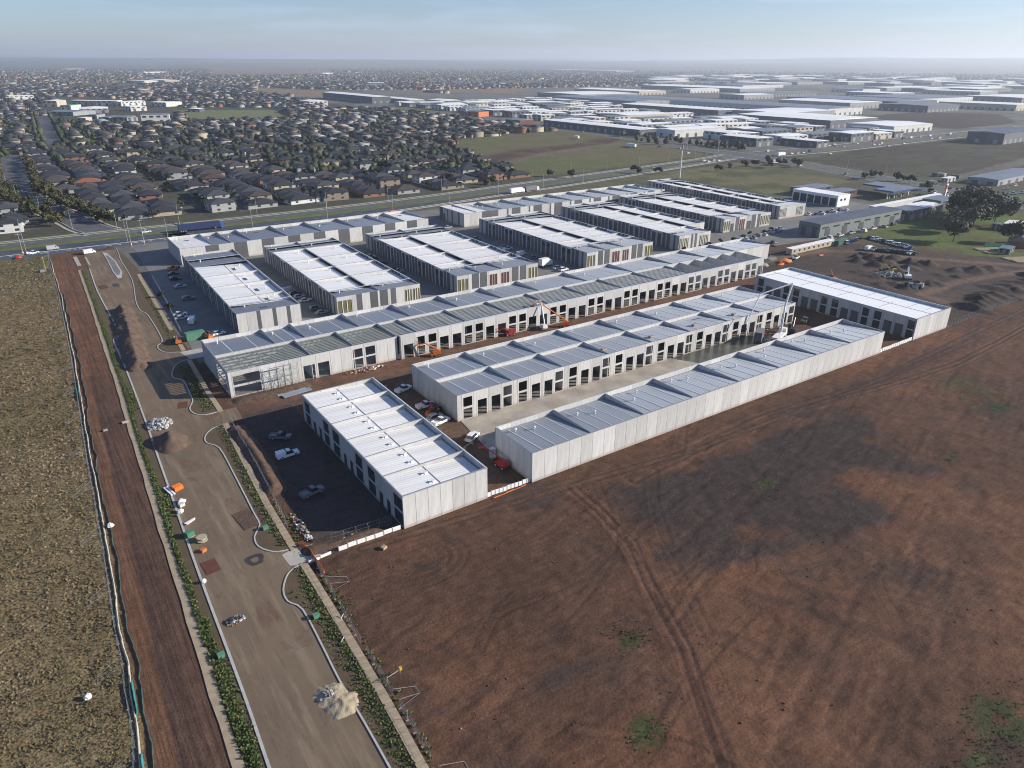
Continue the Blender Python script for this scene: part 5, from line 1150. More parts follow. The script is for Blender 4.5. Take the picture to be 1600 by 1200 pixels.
def truck(label,loc,rz,bodyc,cabc,L=9,grp=None,curtain=None):
    t=thing('truck',label,'truck',(*loc,.07),rz,grp)
    MB().box(-L/2,-1.2,.9,L/2-2.4,1.2,3.9).obj('cargo_body',curtain or PNT[bodyc],t); b=MB(); b.hexa([(L/2-2.2,-1.15,.6),(L/2,-1.15,.6),(L/2,1.15,.6),(L/2-2.2,1.15,.6),(L/2-2.2,-1.15,3.0),(L/2-.4,-1.1,2.9),(L/2-.4,1.1,2.9),(L/2-2.2,1.15,3.0)]); b.obj('cab',PNT[cabc],t)
    MB().box(L/2-.55,-1.0,1.7,L/2+.0,1.0,2.5).obj('windscreen',GLZ,t); MB().box(-L/2+.2,-.5,.6,L/2-.2,.5,.9).obj('chassis',TYRE,t)
    for X in ([-L/2+1,-L/2+2.2,L/2-1.2] if L<13 else [-L/2+1,-L/2+2.2,-L/2+3.4,L/2-5,L/2-1.2]):
        for s in(-1,1): link('wheel',wheel_mesh(.5),t,(X,s*1.05,.5))
    return t
R=random.Random(3)
wh=['white']*5+['silver']*2+['grey','black','blue']
def cars(lst,group):
    for (a,b,rz,k,c_,lb) in lst: car(k,c_,lb,(a,b,.06),rz,group)
# car park left
cars([(50.5,333,.02,'sedan','black','black sedan parked deepest in the shaded car park'),(49.6,323.5,.02,'suv','black','black wagon second deepest in the shaded car park'),(48.9,311,.0,'sedan','silver','silver sedan third deepest along the shaded shed side'),(48.0,291.5,.0,'suv','grey','grey wagon alone halfway along the shaded shed'),
(41.2,273.5,.05,'sedan','white','white sedan, farther of two side by side beside the fence'),(40.7,268.8,.05,'sedan','silver','pale sedan, nearer of two side by side beside the fence'),(43.0,262.5,1.2,'van','white','white van behind the green container'),(47.6,244.6,.1,'hatch','white','white hatchback near the corner of the narrow shed')],'cars in the shaded car park')
cars([(83.6,280,.2,'van','silver','silver van farthest of the row between the two white sheds'),(84.3,274.5,.15,'suv','black','black wagon second in the row between white sheds'),(84.6,270.2,.1,'hatch','silver','silver hatchback third in the row between white sheds'),(84.9,264.3,.1,'sedan','white','white sedan nearest of the four between white sheds'),(84.6,252.2,.1,'suv','grey','grey wagon, farther of a near pair between white sheds'),(84.8,246.6,.1,'sedan','silver','silver sedan, nearer of a near pair between white sheds'),
(133.9,313,.1,'ute','white','white ute deep in the second lane between sheds'),(134.3,309.6,.1,'hatch','black','black hatchback beside the deep white ute'),(133.4,298,.1,'suv','black','black wagon halfway down the second lane'),(133.3,285.8,.1,'suv','black','dark wagon behind the silver ute in the second lane'),(133.2,282,.1,'ute','silver','silver ute in front of the dark wagon'),
(186.5,327,.3,'sedan','white','white sedan at the far end of the third lane'),(196.8,318,.1,'suv','grey','grey wagon in the far part of the third lane'),(197.6,293.5,.1,'ute','silver','silver ute beside a white ute, third lane'),(197.6,290.3,.1,'ute','white','white ute beside a silver ute, third lane'),(197,277.5,.3,'van','white','white delivery van in the third lane'),(198.3,269.6,.1,'sedan','grey','grey sedan nearer than the delivery van'),(196.7,248.4,.1,'sedan','white','white sedan, left of the near pair in third lane'),(196.6,244.2,.1,'suv','white','white wagon, right of the near pair in third lane'),(198.5,351.0,.0,'sedan','silver','silver sedan at the stepped row end wall')],'cars between the white sheds')
truck('white box truck parked in the third lane between sheds',(194.5,254.6),.15,'white','white',7)
for i in range(14):
    a=272+i*6.1+R.uniform(-.7,.7); c_=R.choice(wh); k=R.choice(['sedan','suv','ute','hatch'])
    car(k,c_,f"{c_} {k if k!='suv' else 'wagon'}, {ordn(i+1)} from left along the sandy driveway by the striped ends",(a,232.5+(i%2)*1.2+i*.8,.06),1.5+R.uniform(-.1,.1),'cars along the sandy driveway')
for i in range(9):
    c_=R.choice(wh); car(R.choice(['sedan','suv','hatch']),c_,f"{c_} car, {ordn(i+1)} from left outside the white shopfront block",(404+i*4.1,262-(i%3)*2.2,.06),.3,'cars outside the shopfront block')
for i in range(7):
    c_=R.choice(wh); car(R.choice(['ute','suv','sedan']),c_,f"{c_} vehicle, {ordn(i+1)} from left below the grey green workshop row",(355+i*10.6,216.4,.06),R.choice([0,1.5]),'vehicles below the workshop row')
car('sedan','white','white sedan on the open concrete left of the workshops',(318,222,.06),.6); car('sedan','black','black sedan behind the white sedan on open concrete',(321,226.5,.06),.5); car('ute','white','white ute beside the orange tarp at the site offices',(303,199.5,.02),.3)
# dirt car lot: two rows
for i in range(12):
    c_=['black','white','white','silver','black','white','white','white','white','silver','white','blue'][i]; k=R.choice(['sedan','suv','ute'])
    car(k,c_,f"{c_} vehicle, {ordn(i+1)} from the left in the back row of the dirt car lot",(374.2-i*.42,204.6-i*2.25,.0),.25+R.uniform(-.1,.1),'vehicles in the dirt car lot')
for i in range(10):
    c_=['white','silver','black','black','grey','black','black','black','white','black'][i]; k=R.choice(['sedan','suv','van' if i==0 else 'ute'])
    car(k,c_,f"{c_} vehicle, {ordn(i+1)} from the left in the front row of the dirt car lot",(349.2+i*1.12,190.2-i*2.05,.0),.1+R.uniform(-.1,.1),'vehicles in the dirt car lot')
for i in range(6):
    c_=['white','blue','blue','blue','silver','black'][i]; car('hatch' if i else 'suv',c_,f"{c_} small car, {ordn(i+1)} from the left beside the green container",(352.5+i*3.1,204.6+i*.5,.0),.9,'small cars beside the green container')
# site vehicles
cars([(39.8,150.3,.05,'canopy','white','white utility with canopy standing in the big shadow'),(41.2,160.0,-.6,'ute','grey','grey ute deeper in the big shadow'),(38.8,131.5,.2,'ute','grey','grey utility low in the shadow near the footpath')],'vehicles in the shaded lot')
cars([(79.0,168.3,.3,'ute','white','white ute parked under the blank end wall of the middle shed'),(79.2,155.5,.0,'ute','white','white ute beside the wall crossing the dirt gap'),(77.9,147.6,.1,'suv','silver','silver wagon, farther of two at the concrete yard edge'),(78.0,145.0,.25,'ute','white','white ute, nearer of two at the concrete yard edge'),(80.4,133.3,.55,'suv','white','white wagon parked at the yard entrance')],'site vehicles in the dirt gap')
cars([(223.0,147.5,.8,'suv','silver','silver wagon tucked behind the right end of the middle shed'),(226,141,.4,'ute','grey','grey ute near the concrete pump')],'site vehicles at the far yard')
# traffic
for i,(px_,py_,k,c_,lb) in enumerate([(229,363.5,'sedan','white','white sedan on the highway past the entry street'),(136,347,'suv','grey','grey wagon waiting at the mouth of the entry street'),(37,301,'hatch','white','white hatchback parked where the street bends'),(1100,252,'sedan','white','white car, first of four queued at the intersection'),(1107,254,'suv','white','white wagon, second of four queued at the intersection'),(1115,251,'sedan','white','white car, third of four queued at the intersection'),(1123,252,'sedan','white','white car, last of four queued at the intersection'),
 (1199,246,'sedan','white','white car left of the white truck on the far road'),(1207,244,'sedan','silver','silver car beside the white truck on the far road'),(1237,241,'suv','white','white wagon just right of the white truck'),(1246,240,'sedan','white','white car second right of the white truck'),(1255,239,'sedan','white','white car third right of the white truck'),(1297,241,'sedan','white','white car alone on the near lanes of the far road'),(1318,230,'sedan','silver','silver car on the far lanes of the far road'),(1388,229,'sedan','white','white car midway along the far road'),(1412,225,'suv','white','white wagon farthest along the far road'),(1250,260,'suv','silver','silver wagon turning right of the box truck'),(1322,273,'ute','grey','grey ute on the cross road above the workshops'),(1030,230,'suv','black','black wagon on the cross highway behind the long truck'),(1061,232,'sedan','white','white car approaching the intersection on the cross highway'),(1020,263,'sedan','grey','grey car on the highway left of the intersection'),(910,206,'sedan','silver','silver car far up the cross highway'),(1075,240,'suv','white','white wagon at the stop line of the cross highway')]):
    a,b=survey(px_,py_); rz=0.1 if b<470 and a<600 else (PI/2 if py_<236 and px_<1090 else 0.05)
    car(k,c_,lb,(a,b,.09),rz,'traffic')
a,b=survey(315,358.5); truck('long blue curtain sided truck on the highway behind the checkerboard row',(a,b-1.5),.0,'blue','blue',24,None,mat('blue_curtain',(.02,.035,.10),rough=.6,var=.08))
for px_,py_,c_,lb,L in [(808,302,'white','dark and white semi trailer on the highway, left of two',13),(831,299,'grey','grey semi trailer following on the highway',13),(985,230,'white','long white semi trailer on the cross highway',16),(900,217,'white','white truck far up the cross highway',10),(1220,244,'white','white truck stopped on the far road',12),(1210,256,'silver','grey box truck turning at the intersection',11),(1228,254,'black','dark truck following the grey box truck',8)]:
    a,b=survey(px_,py_); truck(lb,(a,b),(.12 if b<470 and a<600 else PI/2 if px_<1000 else .05),c_,'white' if c_!='black' else 'black',L,'trucks on the roads')
a,b=survey(615,334); car('van','orange','orange work vehicle behind the checkerboard row on the highway edge',(a,b,.07),.05)

for i in range(26):
    px_,py_=1430+R.random()*170,288+R.random()*20+(i%3)*4; a,b=survey(px_,py_); c_=R.choice(wh); car(R.choice(['sedan','suv','hatch','ute']),c_,f"{c_} vehicle, {ordn(i+1)} of the parked vehicles behind the paddock gums",(a,b,.0),R.random()*3,'vehicles behind the paddock gums')
for i in range(34):
    t_=R.random(); a=640+t_*600; b=486+R.choice([-12,-8,6,11]); c_=R.choice(wh); car(R.choice(['sedan','suv','hatch','van']),c_,f"{c_} vehicle, {ordn(i+1)} among traffic running along the far road",(a,b,.09),0.0,'traffic on the far road')
for i in range(40):
    a=668+R.random()*340; b=512+R.random()*420; c_=R.choice(wh); car(R.choice(['sedan','suv','ute']),c_,f"{c_} parked vehicle, {ordn(i+1)} in the business park yards",(a,b,.0),R.choice([0,1.57]),'vehicles in the business park')
for i in range(44):
    (cx0,cy0,hz_,s0)=R.choice([q for q in streets if q[1]<700 and -150<q[0]<420]); t_=R.random()*CELL; p=(cx0+t_,cy0+s0+R.choice([-2.4,2.4])) if hz_ else (cx0+s0+R.choice([-2.4,2.4]),cy0+t_); 
    if ok(p[0],p[1],4): c_=R.choice(wh); car(R.choice(['sedan','suv','hatch']),c_,f"{c_} car, {ordn(i+1)} of the cars parked in the side streets",(p[0],p[1],.05),0 if hz_ else 1.57,'cars in the side streets')
# ================================================================ SITE DETAIL
rg=np.random.default_rng(77)
def tuft(seed,n=5,r=.45,h=.42):
    rr=np.random.default_rng(seed); V=[];F=[]
    for i in range(n):
        a=rr.random()*6.3; d=rr.random()*r*.5; c=np.array([math.cos(a)*d,math.sin(a)*d,0]); o=np.array([math.cos(a+rr.normal(0,.5)),math.sin(a+rr.normal(0,.5)),0])*r*(.5+.6*rr.random()); s=np.array([-o[1],o[0],0])*.55
        k=len(V); V+=[c-s,c+s,c+o*.7+np.array([0,0,h*(.6+.6*rr.random())])+s*.5,c+o*1.1+np.array([0,0,h*(.2+.6*rr.random())])-s*.5]; F+=[(k,k+1,k+2),(k,k+2,k+3)]
    return (V,F,[0]*len(F))
def clump(seed,r=.5,h=.4):
    b=MB(); b.ball((0,0,h*.25),r,r,h*.75,5,3,0,.35,random.Random(seed)); t=tri(b.f); return (b.v,t,[0]*len(t))
GR=[mat('dry_grass_a',(.24,.18,.098),rough=.9,var=.2),mat('dry_grass_b',(.19,.142,.073),rough=.9,var=.2),mat('dry_grass_c',(.165,.132,.062),rough=.9,var=.2),mat('dry_grass_d',(.27,.205,.12),rough=.9,var=.2)]
n=80000
gy=60+350*rg.random(n)**1.7; gx=np.interp(gy,[p[1] for p in FENCE_W][::-1],[p[0] for p in FENCE_W][::-1])-.6-(28+gy*.34)*rg.random(n)**.95
dn=vnoise(gx,gy,3.2,61,3); kp=(dn>.22)&(gy<400); gx,gy=gx[kp],gy[kp]; n=len(gx)
cn=vnoise(gx,gy,30,62,3)+.25*(rg.random(n)-.5); mi_=np.digitize(cn,[.40,.5,.60]); mi_=np.array([2,1,0,3])[mi_]
sc_=(.65+.8*rg.random((n,1)))*np.array([1,1,1])*np.clip(.75+gy/240,.9,1.8)[:,None]
o=scatter('dry_grass',[tuft(i,3,.24,.15) for i in range(6)],np.stack([gx,gy,np.full(n,-.08)],1),rg.random(n)*6.3,sc_,GR,lambda I,fm: np.repeat(mi_[I][:,None],len(fm),1),rg.integers(0,6,n)); o['kind']='stuff'
GG=[mat('weed_a',(.115,.155,.040),rough=.85,var=.2),mat('weed_b',(.080,.115,.030),rough=.85,var=.2),mat('weed_c',(.15,.155,.055),rough=.85,var=.2)]
P_=[];S_2=[]
for v in np.arange(362,30,-.16):
    a=at_y(TRK_R,v)+1.5; b=at_y(KERB_L,v)-.1; wdt=b-a
    d=vnoise(np.array([v]),np.array([3.0]),14,63,2)[0]; d2=vnoise(np.array([v]),np.array([9.0]),9,64,2)[0]
    for q in range(3):
        if rg.random()<.62: P_.append((a+rg.random()*min(wdt,.25+.9*d+(.8 if v<105 else 0)),v+rg.random()*.3)); S_2.append(.7+.5*rg.random())
    if d2>.5 and v<215 and rg.random()<.8: P_.append((a+wdt*(.4+.6*rg.random()),v)); S_2.append(.5+.6*rg.random())
for v in np.arange(175,40,-.10):
    if 109<v<117: continue
    a=at_y(FP_L,v); k=at_y(KR_C if v>112 else KR_D,v)
    for q in range(2):
        if rg.random()<.36+(.2 if v<104 else 0): P_.append((a-rg.random()*(.5+1.7*rg.random()*(1.4 if v<104 else .8)),v+rg.random()*.2)); S_2.append(.55+.5*rg.random())
    if v<104 and rg.random()<.38: P_.append((k+.3+rg.random()*max(a-k-.4,.2),v)); S_2.append(.5+.5*rg.random())
    if rg.random()<.22: P_.append((a+1.5+rg.random()*1.6,v)); S_2.append(.5+.6*rg.random())
for v in np.arange(222,186,-.12): P_.append((at_y(FP_L,v)-rg.random()*3,v)); S_2.append(.6+.6*rg.random())
for v in np.arange(330,245,-.3): P_.append((at_y(FP_L,v)-rg.random()*1.2,v)); S_2.append(.6+.4*rg.random())
for cx_,cy_,r,nn_ in [(67,62,3.5,150),(123,78,4,140),(56,47,3,90),(99,19,8,420),(170,62,3,70),(209,71,8,170),(215,80,10,200),(89,17,6,260),(32,104,1.5,60),(31,95,2,80),(30.5,113,1.2,40)]:
    for q in range(int(nn_*.6)): P_.append((cx_+rg.normal()*r*.75,cy_+rg.normal()*r*.5)); S_2.append(.22+.3*rg.random())
P_=np.array(P_); n=len(P_); S_2=np.array(S_2)
mi2=rg.choice([0,0,1,1,2],n)
o=scatter('green_weeds',[tuft(20+i,6,.34,.34) for i in range(5)],np.concatenate([P_,np.full((n,1),.02)],1),rg.random(n)*6.3,S_2[:,None]*np.ones(3),GG,lambda I,fm: np.repeat(mi2[I][:,None],len(fm),1),rg.integers(0,5,n)); o['kind']='stuff'
# clods on the bare ground
n=1700; cy=12+100*rg.random(n)**1.3; cx=26+(60+cy*1.2)*rg.random(n); kp=vnoise(cx,cy,14,71,3)>.42; cx,cy=cx[kp],cy[kp]
ex=[(rg.uniform(36,239),rg.uniform(165,189)) for _ in range(900)]+[(rg.uniform(70,80),rg.uniform(112,170)) for _ in range(500)]+[(rg.uniform(30,36),rg.uniform(111,176)) for _ in range(600)]+[(rg.uniform(266,360),rg.uniform(112,200)) for _ in range(1500)]
cx=np.concatenate([cx,[e[0] for e in ex]]); cy=np.concatenate([cy,[e[1] for e in ex]]); n=len(cx)
CL=[mat('clod_dark',(.125,.072,.048),rough=.95,var=.2),mat('clod_red',(.15,.08,.05),rough=.95,var=.2),mat('clod_pale',(.30,.27,.23),rough=.95,var=.2)]
mi3=rg.choice([0,0,0,1,1,2],n,p=[.25,.25,.22,.13,.12,.03])
o=scatter('dirt_clods',[clump(50+i,.17,.13) for i in range(4)],np.stack([cx,cy,np.full(n,-.06)],1),rg.random(n)*6.3,(.3+.9*rg.random((n,1))**3)*np.ones(3),CL,lambda I,fm: np.repeat(mi3[I][:,None],len(fm),1),rg.integers(0,4,n)); o['kind']='stuff'
# --- heaps
def heap(name,label,cat,path,wid,h,m,seed=1,step=.35,rough=.35,lump=2.2):
    xs_=[p[0] for p in path];ys_=[p[1] for p in path]
    X=np.arange(min(xs_)-wid-1,max(xs_)+wid+1,step);Y=np.arange(min(ys_)-wid-1,max(ys_)+wid+1,step); gx,gy=np.meshgrid(X,Y)
    d=pl_dist(gx.ravel(),gy.ravel(),path)/wid; nn=vnoise(gx.ravel(),gy.ravel(),lump,seed,4); d=d+(nn-.5)*rough
    z=h*np.clip(1-d,0,1)**.85*(.72+.56*vnoise(gx.ravel(),gy.ravel(),lump*2,seed+1,3))-.08
    idx=np.arange(gx.size).reshape(gx.shape); F=np.stack([idx[:-1,:-1].ravel(),idx[:-1,1:].ravel(),idx[1:,1:].ravel(),idx[1:,:-1].ravel()],1); F=F[(d[F]<1.0).any(1)]
    used=np.unique(F); rm=np.full(gx.size,-1); rm[used]=np.arange(len(used))
    o=link(name,np_mesh(name,np.stack([gx.ravel(),gy.ravel(),z],1)[used],rm[F],m)); return tag(o,label,cat)
SOILH=mat('heap_soil',(.145,.098,.068),rough=.95,var=.2,nscale=1.2,bump=.7,bscale=5,col2=(.09,.062,.046)); SOILD=mat('heap_dark_soil',(.12,.075,.052),rough=.95,var=.2,nscale=1.0,bump=.7,bscale=4); SAND=mat('heap_sand',(.40,.33,.22),rough=.95,var=.12,nscale=.8,bump=.5,bscale=5)
heap('soil_heap','long ridge of pale soil dumped along the left half of the road','soil heap',[(24.4,291),(23.6,275),(22.4,258),(20.9,240),(20.2,229)],4.0,2.5,SOILH,3,rough=.6)
heap('soil_heap','small round soil heap on the road below the white rubble','soil heap',[(18.4,174.5),(18.3,171)],3.9,2.6,SOILH,5)
heap('sand_heap','pale yellow sand heap at the right kerb near the bottom','sand heap',[(22.1,78.0),(22.7,75.6)],2.7,.85,SAND,7,.2,.6,.9)
heap('soil_heap','low dark soil bank along the fence of the shaded lot','soil heap',[(33.4,171),(33.6,150),(32.6,138)],2.6,1.3,SOILD,9)
heap('soil_heap','loose red soil heap at the open corner bay of the long unfinished shed','soil heap',[(40,187.5),(46,186.8),(56,187.8)],3.0,1.1,SOILD,11)
heap('soil_heap','dug over soil at the corner between driveway and low white wall','soil heap',[(31.5,113),(36,111.8),(44,111.5)],1.9,.9,SOILD,13)
GRUB=[mat('rubble_white',(.47,.46,.44),rough=.9,var=.1),mat('rubble_grey',(.33,.33,.33),rough=.9,var=.1)]
def rubble(name,label,cat,c,rx,ry,h,mats,n,s,seed,part):
    rr=np.random.default_rng(seed); t=thing(name,label,cat,(c[0],c[1],0))
    b=MB()
    for i in range(n):
        a=rr.random()*6.3; r=rr.random()**.6; x_,y_=math.cos(a)*r*rx,math.sin(a)*r*ry; z=h*(1-r)*rr.random(); w_=s*(.4+rr.random()); l_=s*(.4+1.2*rr.random()); hh=s*(.2+.5*rr.random()); q=rr.random()*6.3; cq,sq=math.cos(q)*w_,math.sin(q)*w_; ti=rr.normal()*.25*l_
        pts=[(-cq+sq*.5*l_/w_,-sq-cq*.5*l_/w_,0),(cq+sq*.5*l_/w_,sq-cq*.5*l_/w_,ti),(cq-sq*.5*l_/w_,sq+cq*.5*l_/w_,ti),(-cq-sq*.5*l_/w_,-sq+cq*.5*l_/w_,0)]
        b.hexa([(x_+p[0]*.5,y_+p[1]*.5,z+p[2]*.5) for p in pts]+[(x_+p[0]*.5,y_+p[1]*.5,z+hh+p[2]*.5) for p in pts],rr.integers(0,len(mats)))
    b.obj(part,mats,t)['kind']='stuff'; return t
rubble('rubble_heap','heap of broken white and grey concrete on the road above a soil heap','rubble heap',(18.0,184.6),2.9,3.4,1.4,GRUB,170,.8,1,'chunk')
rubble('rubble_heap','pale broken chunks on top of the yellow sand heap','rubble heap',(21.9,78.2),1.5,1.3,.9,GRUB+[SAND],60,.55,21,'chunk')
RB=[mat('rub_white',(.65,.65,.62),var=.1),mat('rub_black',(.03,.03,.035),var=.1),mat('rub_wood',(.40,.29,.17),var=.1),mat('rub_blue',(.17,.18,.21),var=.1),mat('rub_red',(.25,.13,.09),var=.1)]
rubble('rubbish_heap','small heap of mixed rubbish dumped on the road near the left kerb','rubbish heap',(14.7,101.6),1.5,.9,.7,RB,120,.45,2,'scrap')
rubble('rubbish_heap','scattered building debris on red soil before the unfinished shed','rubbish heap',(76,188.2),6,1.2,.7,[RB[0],RB[2],RB[4],mat('clod_red2',(.2,.1,.06))],110,.7,3,'scrap')
rubble('rubbish_heap','builders waste along the fence of the shaded lot, lower end','rubbish heap',(32.6,121),.9,6,.5,RB,80,.5,4,'scrap')
rubble('rubbish_heap','offcuts lying in the dug corner beside the low white wall','rubbish heap',(39.5,112.4),3.2,.8,.4,[RB[0],RB[4],RB[2]],60,.45,6,'scrap')
rubble('rubble_heap','grey stones and pipes dumped in the dark dirt yard behind the bright shed','rubble heap',(312,158),6,5,1.3,[GRUB[1],CL[2]],90,1.3,8,'chunk')
# low precast boundary walls
def lowwall(x0,x1,y0,y1,label,n,h=1.05):
    t=thing('low_wall',label,'low wall',(x0,y0,0)); L=math.hypot(x1-x0,y1-y0); a=math.atan2(y1-y0,x1-x0); pw=L/n
    for i in range(n): link('wall_panel',boxmesh(pw-.06,.12,h,WHITE,'wall_panel'),t,(math.cos(a)*pw*i,math.sin(a)*pw*i,-.05+.04*((i*3)%4)),a); link('post',boxmesh(.14,.2,h+.18,CONCG,'post'),t,(math.cos(a)*(pw*i-.08),math.sin(a)*(pw*i-.08)-.05,0),a)
lowwall(36.0,49.0,109.7,109.4,'low white panel wall left of the nearest white roofed shed',7,.95); lowwall(69.4,80.6,109.4,109.2,'low white panel wall joining the nearest shed and the long blank shed',11); lowwall(220.2,239.8,109.0,109.2,'low white panel wall at the right end of the long blank shed',15,1.2);
lowwall(30.0,34.5,109.3,109.6,'short white panel wall stub beside the concrete driveway',2,.6)
# temporary fences
def fence(label,pl,brace=0,step=2.45,h=1.9,side=-1,skip=0):
    t=thing('temporary_fence',label,'fence',(pl[0][0],pl[0][1],0)); 
    def mk():
        b=MB()
        for x_ in (0,2.4): b.tube((x_,0,.05),(x_,0,h),.02,.02,4)
        for z in (.12,1.0,h): b.tube((0,0,z),(2.4,0,z),.014,.014,4)
        for i in range(1,8): b.tube((i*.3,0,.1),(i*.3,0,h),.007,.007,3)
        return b.mesh('fence_panel',STEEL)
    fp=cached(('fp',h),mk); ft_=boxmesh(.45,.2,.12,CONCG,'fence_foot')
    def mkb():
        b=MB(); b.tube((0,0,h*.95),(3.6,.9,.05),.03,.03,4); b.tube((0,0,.1),(3.6,.9,.05),.025,.025,4); b.tube((0,2.2,h*.95),(3.6,2.4,.05),.03,.03,4); b.tube((3.6,.9,.05),(3.6,2.4,.05),.03,.03,4); return b.mesh('fence_brace',STEEL)
    br=cached(('fb',),mkb); k=0
    Q=pl_along(pl,step,0)
    for i,(p,q) in enumerate(zip(Q[:-1],Q[1:])):
        if skip and i%skip==skip-1: continue
        a=math.atan2(q[1]-p[1],q[0]-p[0])+random.uniform(-.05,.05); link('fence_panel',fp,t,(p[0]-pl[0][0],p[1]-pl[0][1],0),a); link('fence_foot',ft_,t,(p[0]-pl[0][0]-.3,p[1]-pl[0][1]-.12,0),a+1.57)
        if brace and i%brace==3: link('fence_brace',br,t,(p[0]-pl[0][0],p[1]-pl[0][1],0),a+(-PI/2 if side<0 else PI/2))
    return t
fence('wire temporary fence with leaning braces between the dry grass field and red track',FENCE_W,brace=8,side=-1)
fence('wire temporary fence between the tan footpath and the shaded lot',[(33.9,178),(33,170),(32.4,152),(31.4,136),(30.2,120)],skip=9)
fence('sagging temporary fence between the tan footpath and the brown field',[(30.8,107),(30.4,97),(29.8,88),(29.6,78),(29.2,66),(28.6,52),(27.5,38)],skip=5,brace=6,side=1)
fence('mesh fence behind the low white wall in the dug corner',[(36,113.2),(42,112.6),(48.6,112.2)])
fence('dark mesh fence beside the shaded car park',[(41.9,331),(40.6,305),(39.5,285),(38.2,268),(37.2,252)])
fence('long wire fence running along the dark spoil banks to the right edge',[(262,109.2),(284,109.8),(305,109.6),(323,109.4),(345,108.6),(375,107)])
# silt cloth along the western fence
SILT=mat('silt_cloth',(.40,.37,.31),rough=.9,var=.12); TEALC=mat('teal_cloth',(.04,.20,.19),rough=.8,var=.15); ORNET=mat('orange_net',(.62,.17,.04),rough=.8,var=.1)
def cloth(label,pl,h,m,name='silt_fence',cat='silt fence',wob=.25):
    b=MB(); Q=pl_along(pl,1.1,0); wv_=vnoise(np.arange(len(Q))*1.0,np.zeros(len(Q)),6,int(h*100)+len(Q),3)-.5; P=[(p[0]+wv_[i]*wob*2.2,p[1]) for i,p in enumerate(Q)]
    for i,(p,q) in enumerate(zip(P[:-1],P[1:])):
        l1=.12+.12*random.random(); hh=h*(.5+.5*random.random())
        b.hexa([(p[0],p[1],0),(p[0]+.35,p[1],0),(q[0]+.35,q[1],0),(q[0],q[1],0),(p[0]+l1,p[1],hh),(p[0]+l1+.05,p[1],hh),(q[0]+l1+.05,q[1],hh),(q[0]+l1,q[1],hh)])
    return tag(b.obj(name,m),label,cat)
cloth('long pale silt cloth sagging along the foot of the western fence',offs(FENCE_W,.45)[1:],.45,SILT)
cloth('dark green shade cloth lying along the edge of the red track',offs(FENCE_W,1.5)[2:],.3,mat('dark_cloth',(.05,.07,.06),rough=.9,var=.2),wob=.6)
cloth('short teal cloth beside the red track, lower of two',[(-2.0,97),(-2.4,90)],.8,TEALC); cloth('short teal cloth beside the red track, upper of two',[(3.4,226),(2.6,211)],.8,TEALC); cloth('teal cloth at the bottom edge beside the red track',[(-3.0,83),(-3.4,76)],.8,TEALC)
cloth('orange safety net across the dug corner by the concrete driveway',[(30.1,116),(31.2,112.6),(31.0,109.6),(31.2,104.5)],1.0,ORNET,'safety_net','safety net'); cloth('orange safety net lying along the low white wall',[(70,108.2),(79,108.6)],.35,ORNET,'safety_net','safety net')
cloth('blue shade cloth fence along the near edge of the highway',[(-60,404.6),(-10,404.4),(29,403.2),(62,403),(100,405)],1.6,mat('blue_cloth',(.06,.085,.14),rough=.8,var=.1),'shade_fence','fence',.1)
# small things beside the road
def crate(label,loc,rz,m,w_=1.2,d=1.0,h=.9,name='crate',cat='crate',slats=True):
    t=thing(name,label,cat,(*loc,.03),rz); b=MB(); b.box(-w_/2,-d/2,.12,w_/2,d/2,h); b.obj('load',m,t)
    for i in range(3): MB().box(-w_/2-.05,-d/2+i*(d-.12)/2,0,w_/2+.05,-d/2+i*(d-.12)/2+.12,.11).obj('pallet_board',RB[2],t)
    return t
def bag(label,loc,m,r=.6):
    b=MB(); b.ball((0,0,.4),r,r*.85,.48,8,5,0,.18); o=b.obj('bulk_bag',m,loc=(*loc,.0)); return tag(o,label,'bag')
t=thing('road_barrier','orange plastic road barriers stacked beside the left kerb','barrier',(15.3,149.8,.03),.35)
for i in range(4): MB().hexa([(-1,-.75+i*.4,0),(1,-.75+i*.4,0),(1,-.4+i*.4,0),(-1,-.4+i*.4,0),(-.95,-.65+i*.4,.95),(.95,-.65+i*.4,.95),(.95,-.5+i*.4,.95),(-.95,-.5+i*.4,.95)]).obj('barrier_unit',PNT['orange'],t)
t=thing('barrier','two white plank barriers across the left kerb','barrier',(13.4,149.6,.15),.2); MB().box(-.25,-2,0,.1,2,.25).obj('plank',WHITE,t); MB().box(.35,-2,0,.7,2,.25).obj('plank',WHITE,t)
bag('crumpled white bag, upper of two white bags beside the left kerb',(14.9,143.8),WHITE,.9); bag('torn white bag, lower of two beside the left kerb',(13.9,140.0),WHITE,.7); crate('pale boxes on a timber pallet beside the left kerb',(14.6,142.4),.3,BW,1.1,.9,.7)
t=thing('small_boat','white leaf shaped plastic tub lying on the road','tub',(14.8,135.4,.02),.5); b=MB(); b.hexa([(-1,-.2,0),(1,-.1,0),(1,.1,0),(-1,.2,0),(-1.2,-.45,.35),(1.2,-.15,.35),(1.2,.15,.35),(-1.2,.45,.35)]); b.obj('hull',WHITE,t); t.name='plastic_tub'
crate('dark green bin with flat lid beside the left kerb',(13.6,130.4),.4,PNT['green'],1.5,1.2,1.2,'bin','bin'); 
t=thing('cable_drum','round cream cable drum on a pallet beside the left kerb','cable drum',(15.3,127.6,.02)); MB().tube((0,0,.1),(0,0,.25),1.0,1.0,14).obj('flange',WM['cream'],t); MB().tube((0,0,.25),(0,0,.8),.55,.55,12).obj('core',RB[2],t); MB().tube((0,0,.8),(0,0,.95),1.0,1.0,14).obj('flange',WM['cream'],t)
crate('orange and timber crate nearest the rust coloured patch',(14.7,124.0),.5,PNT['orange'],1.0,.7,.6)
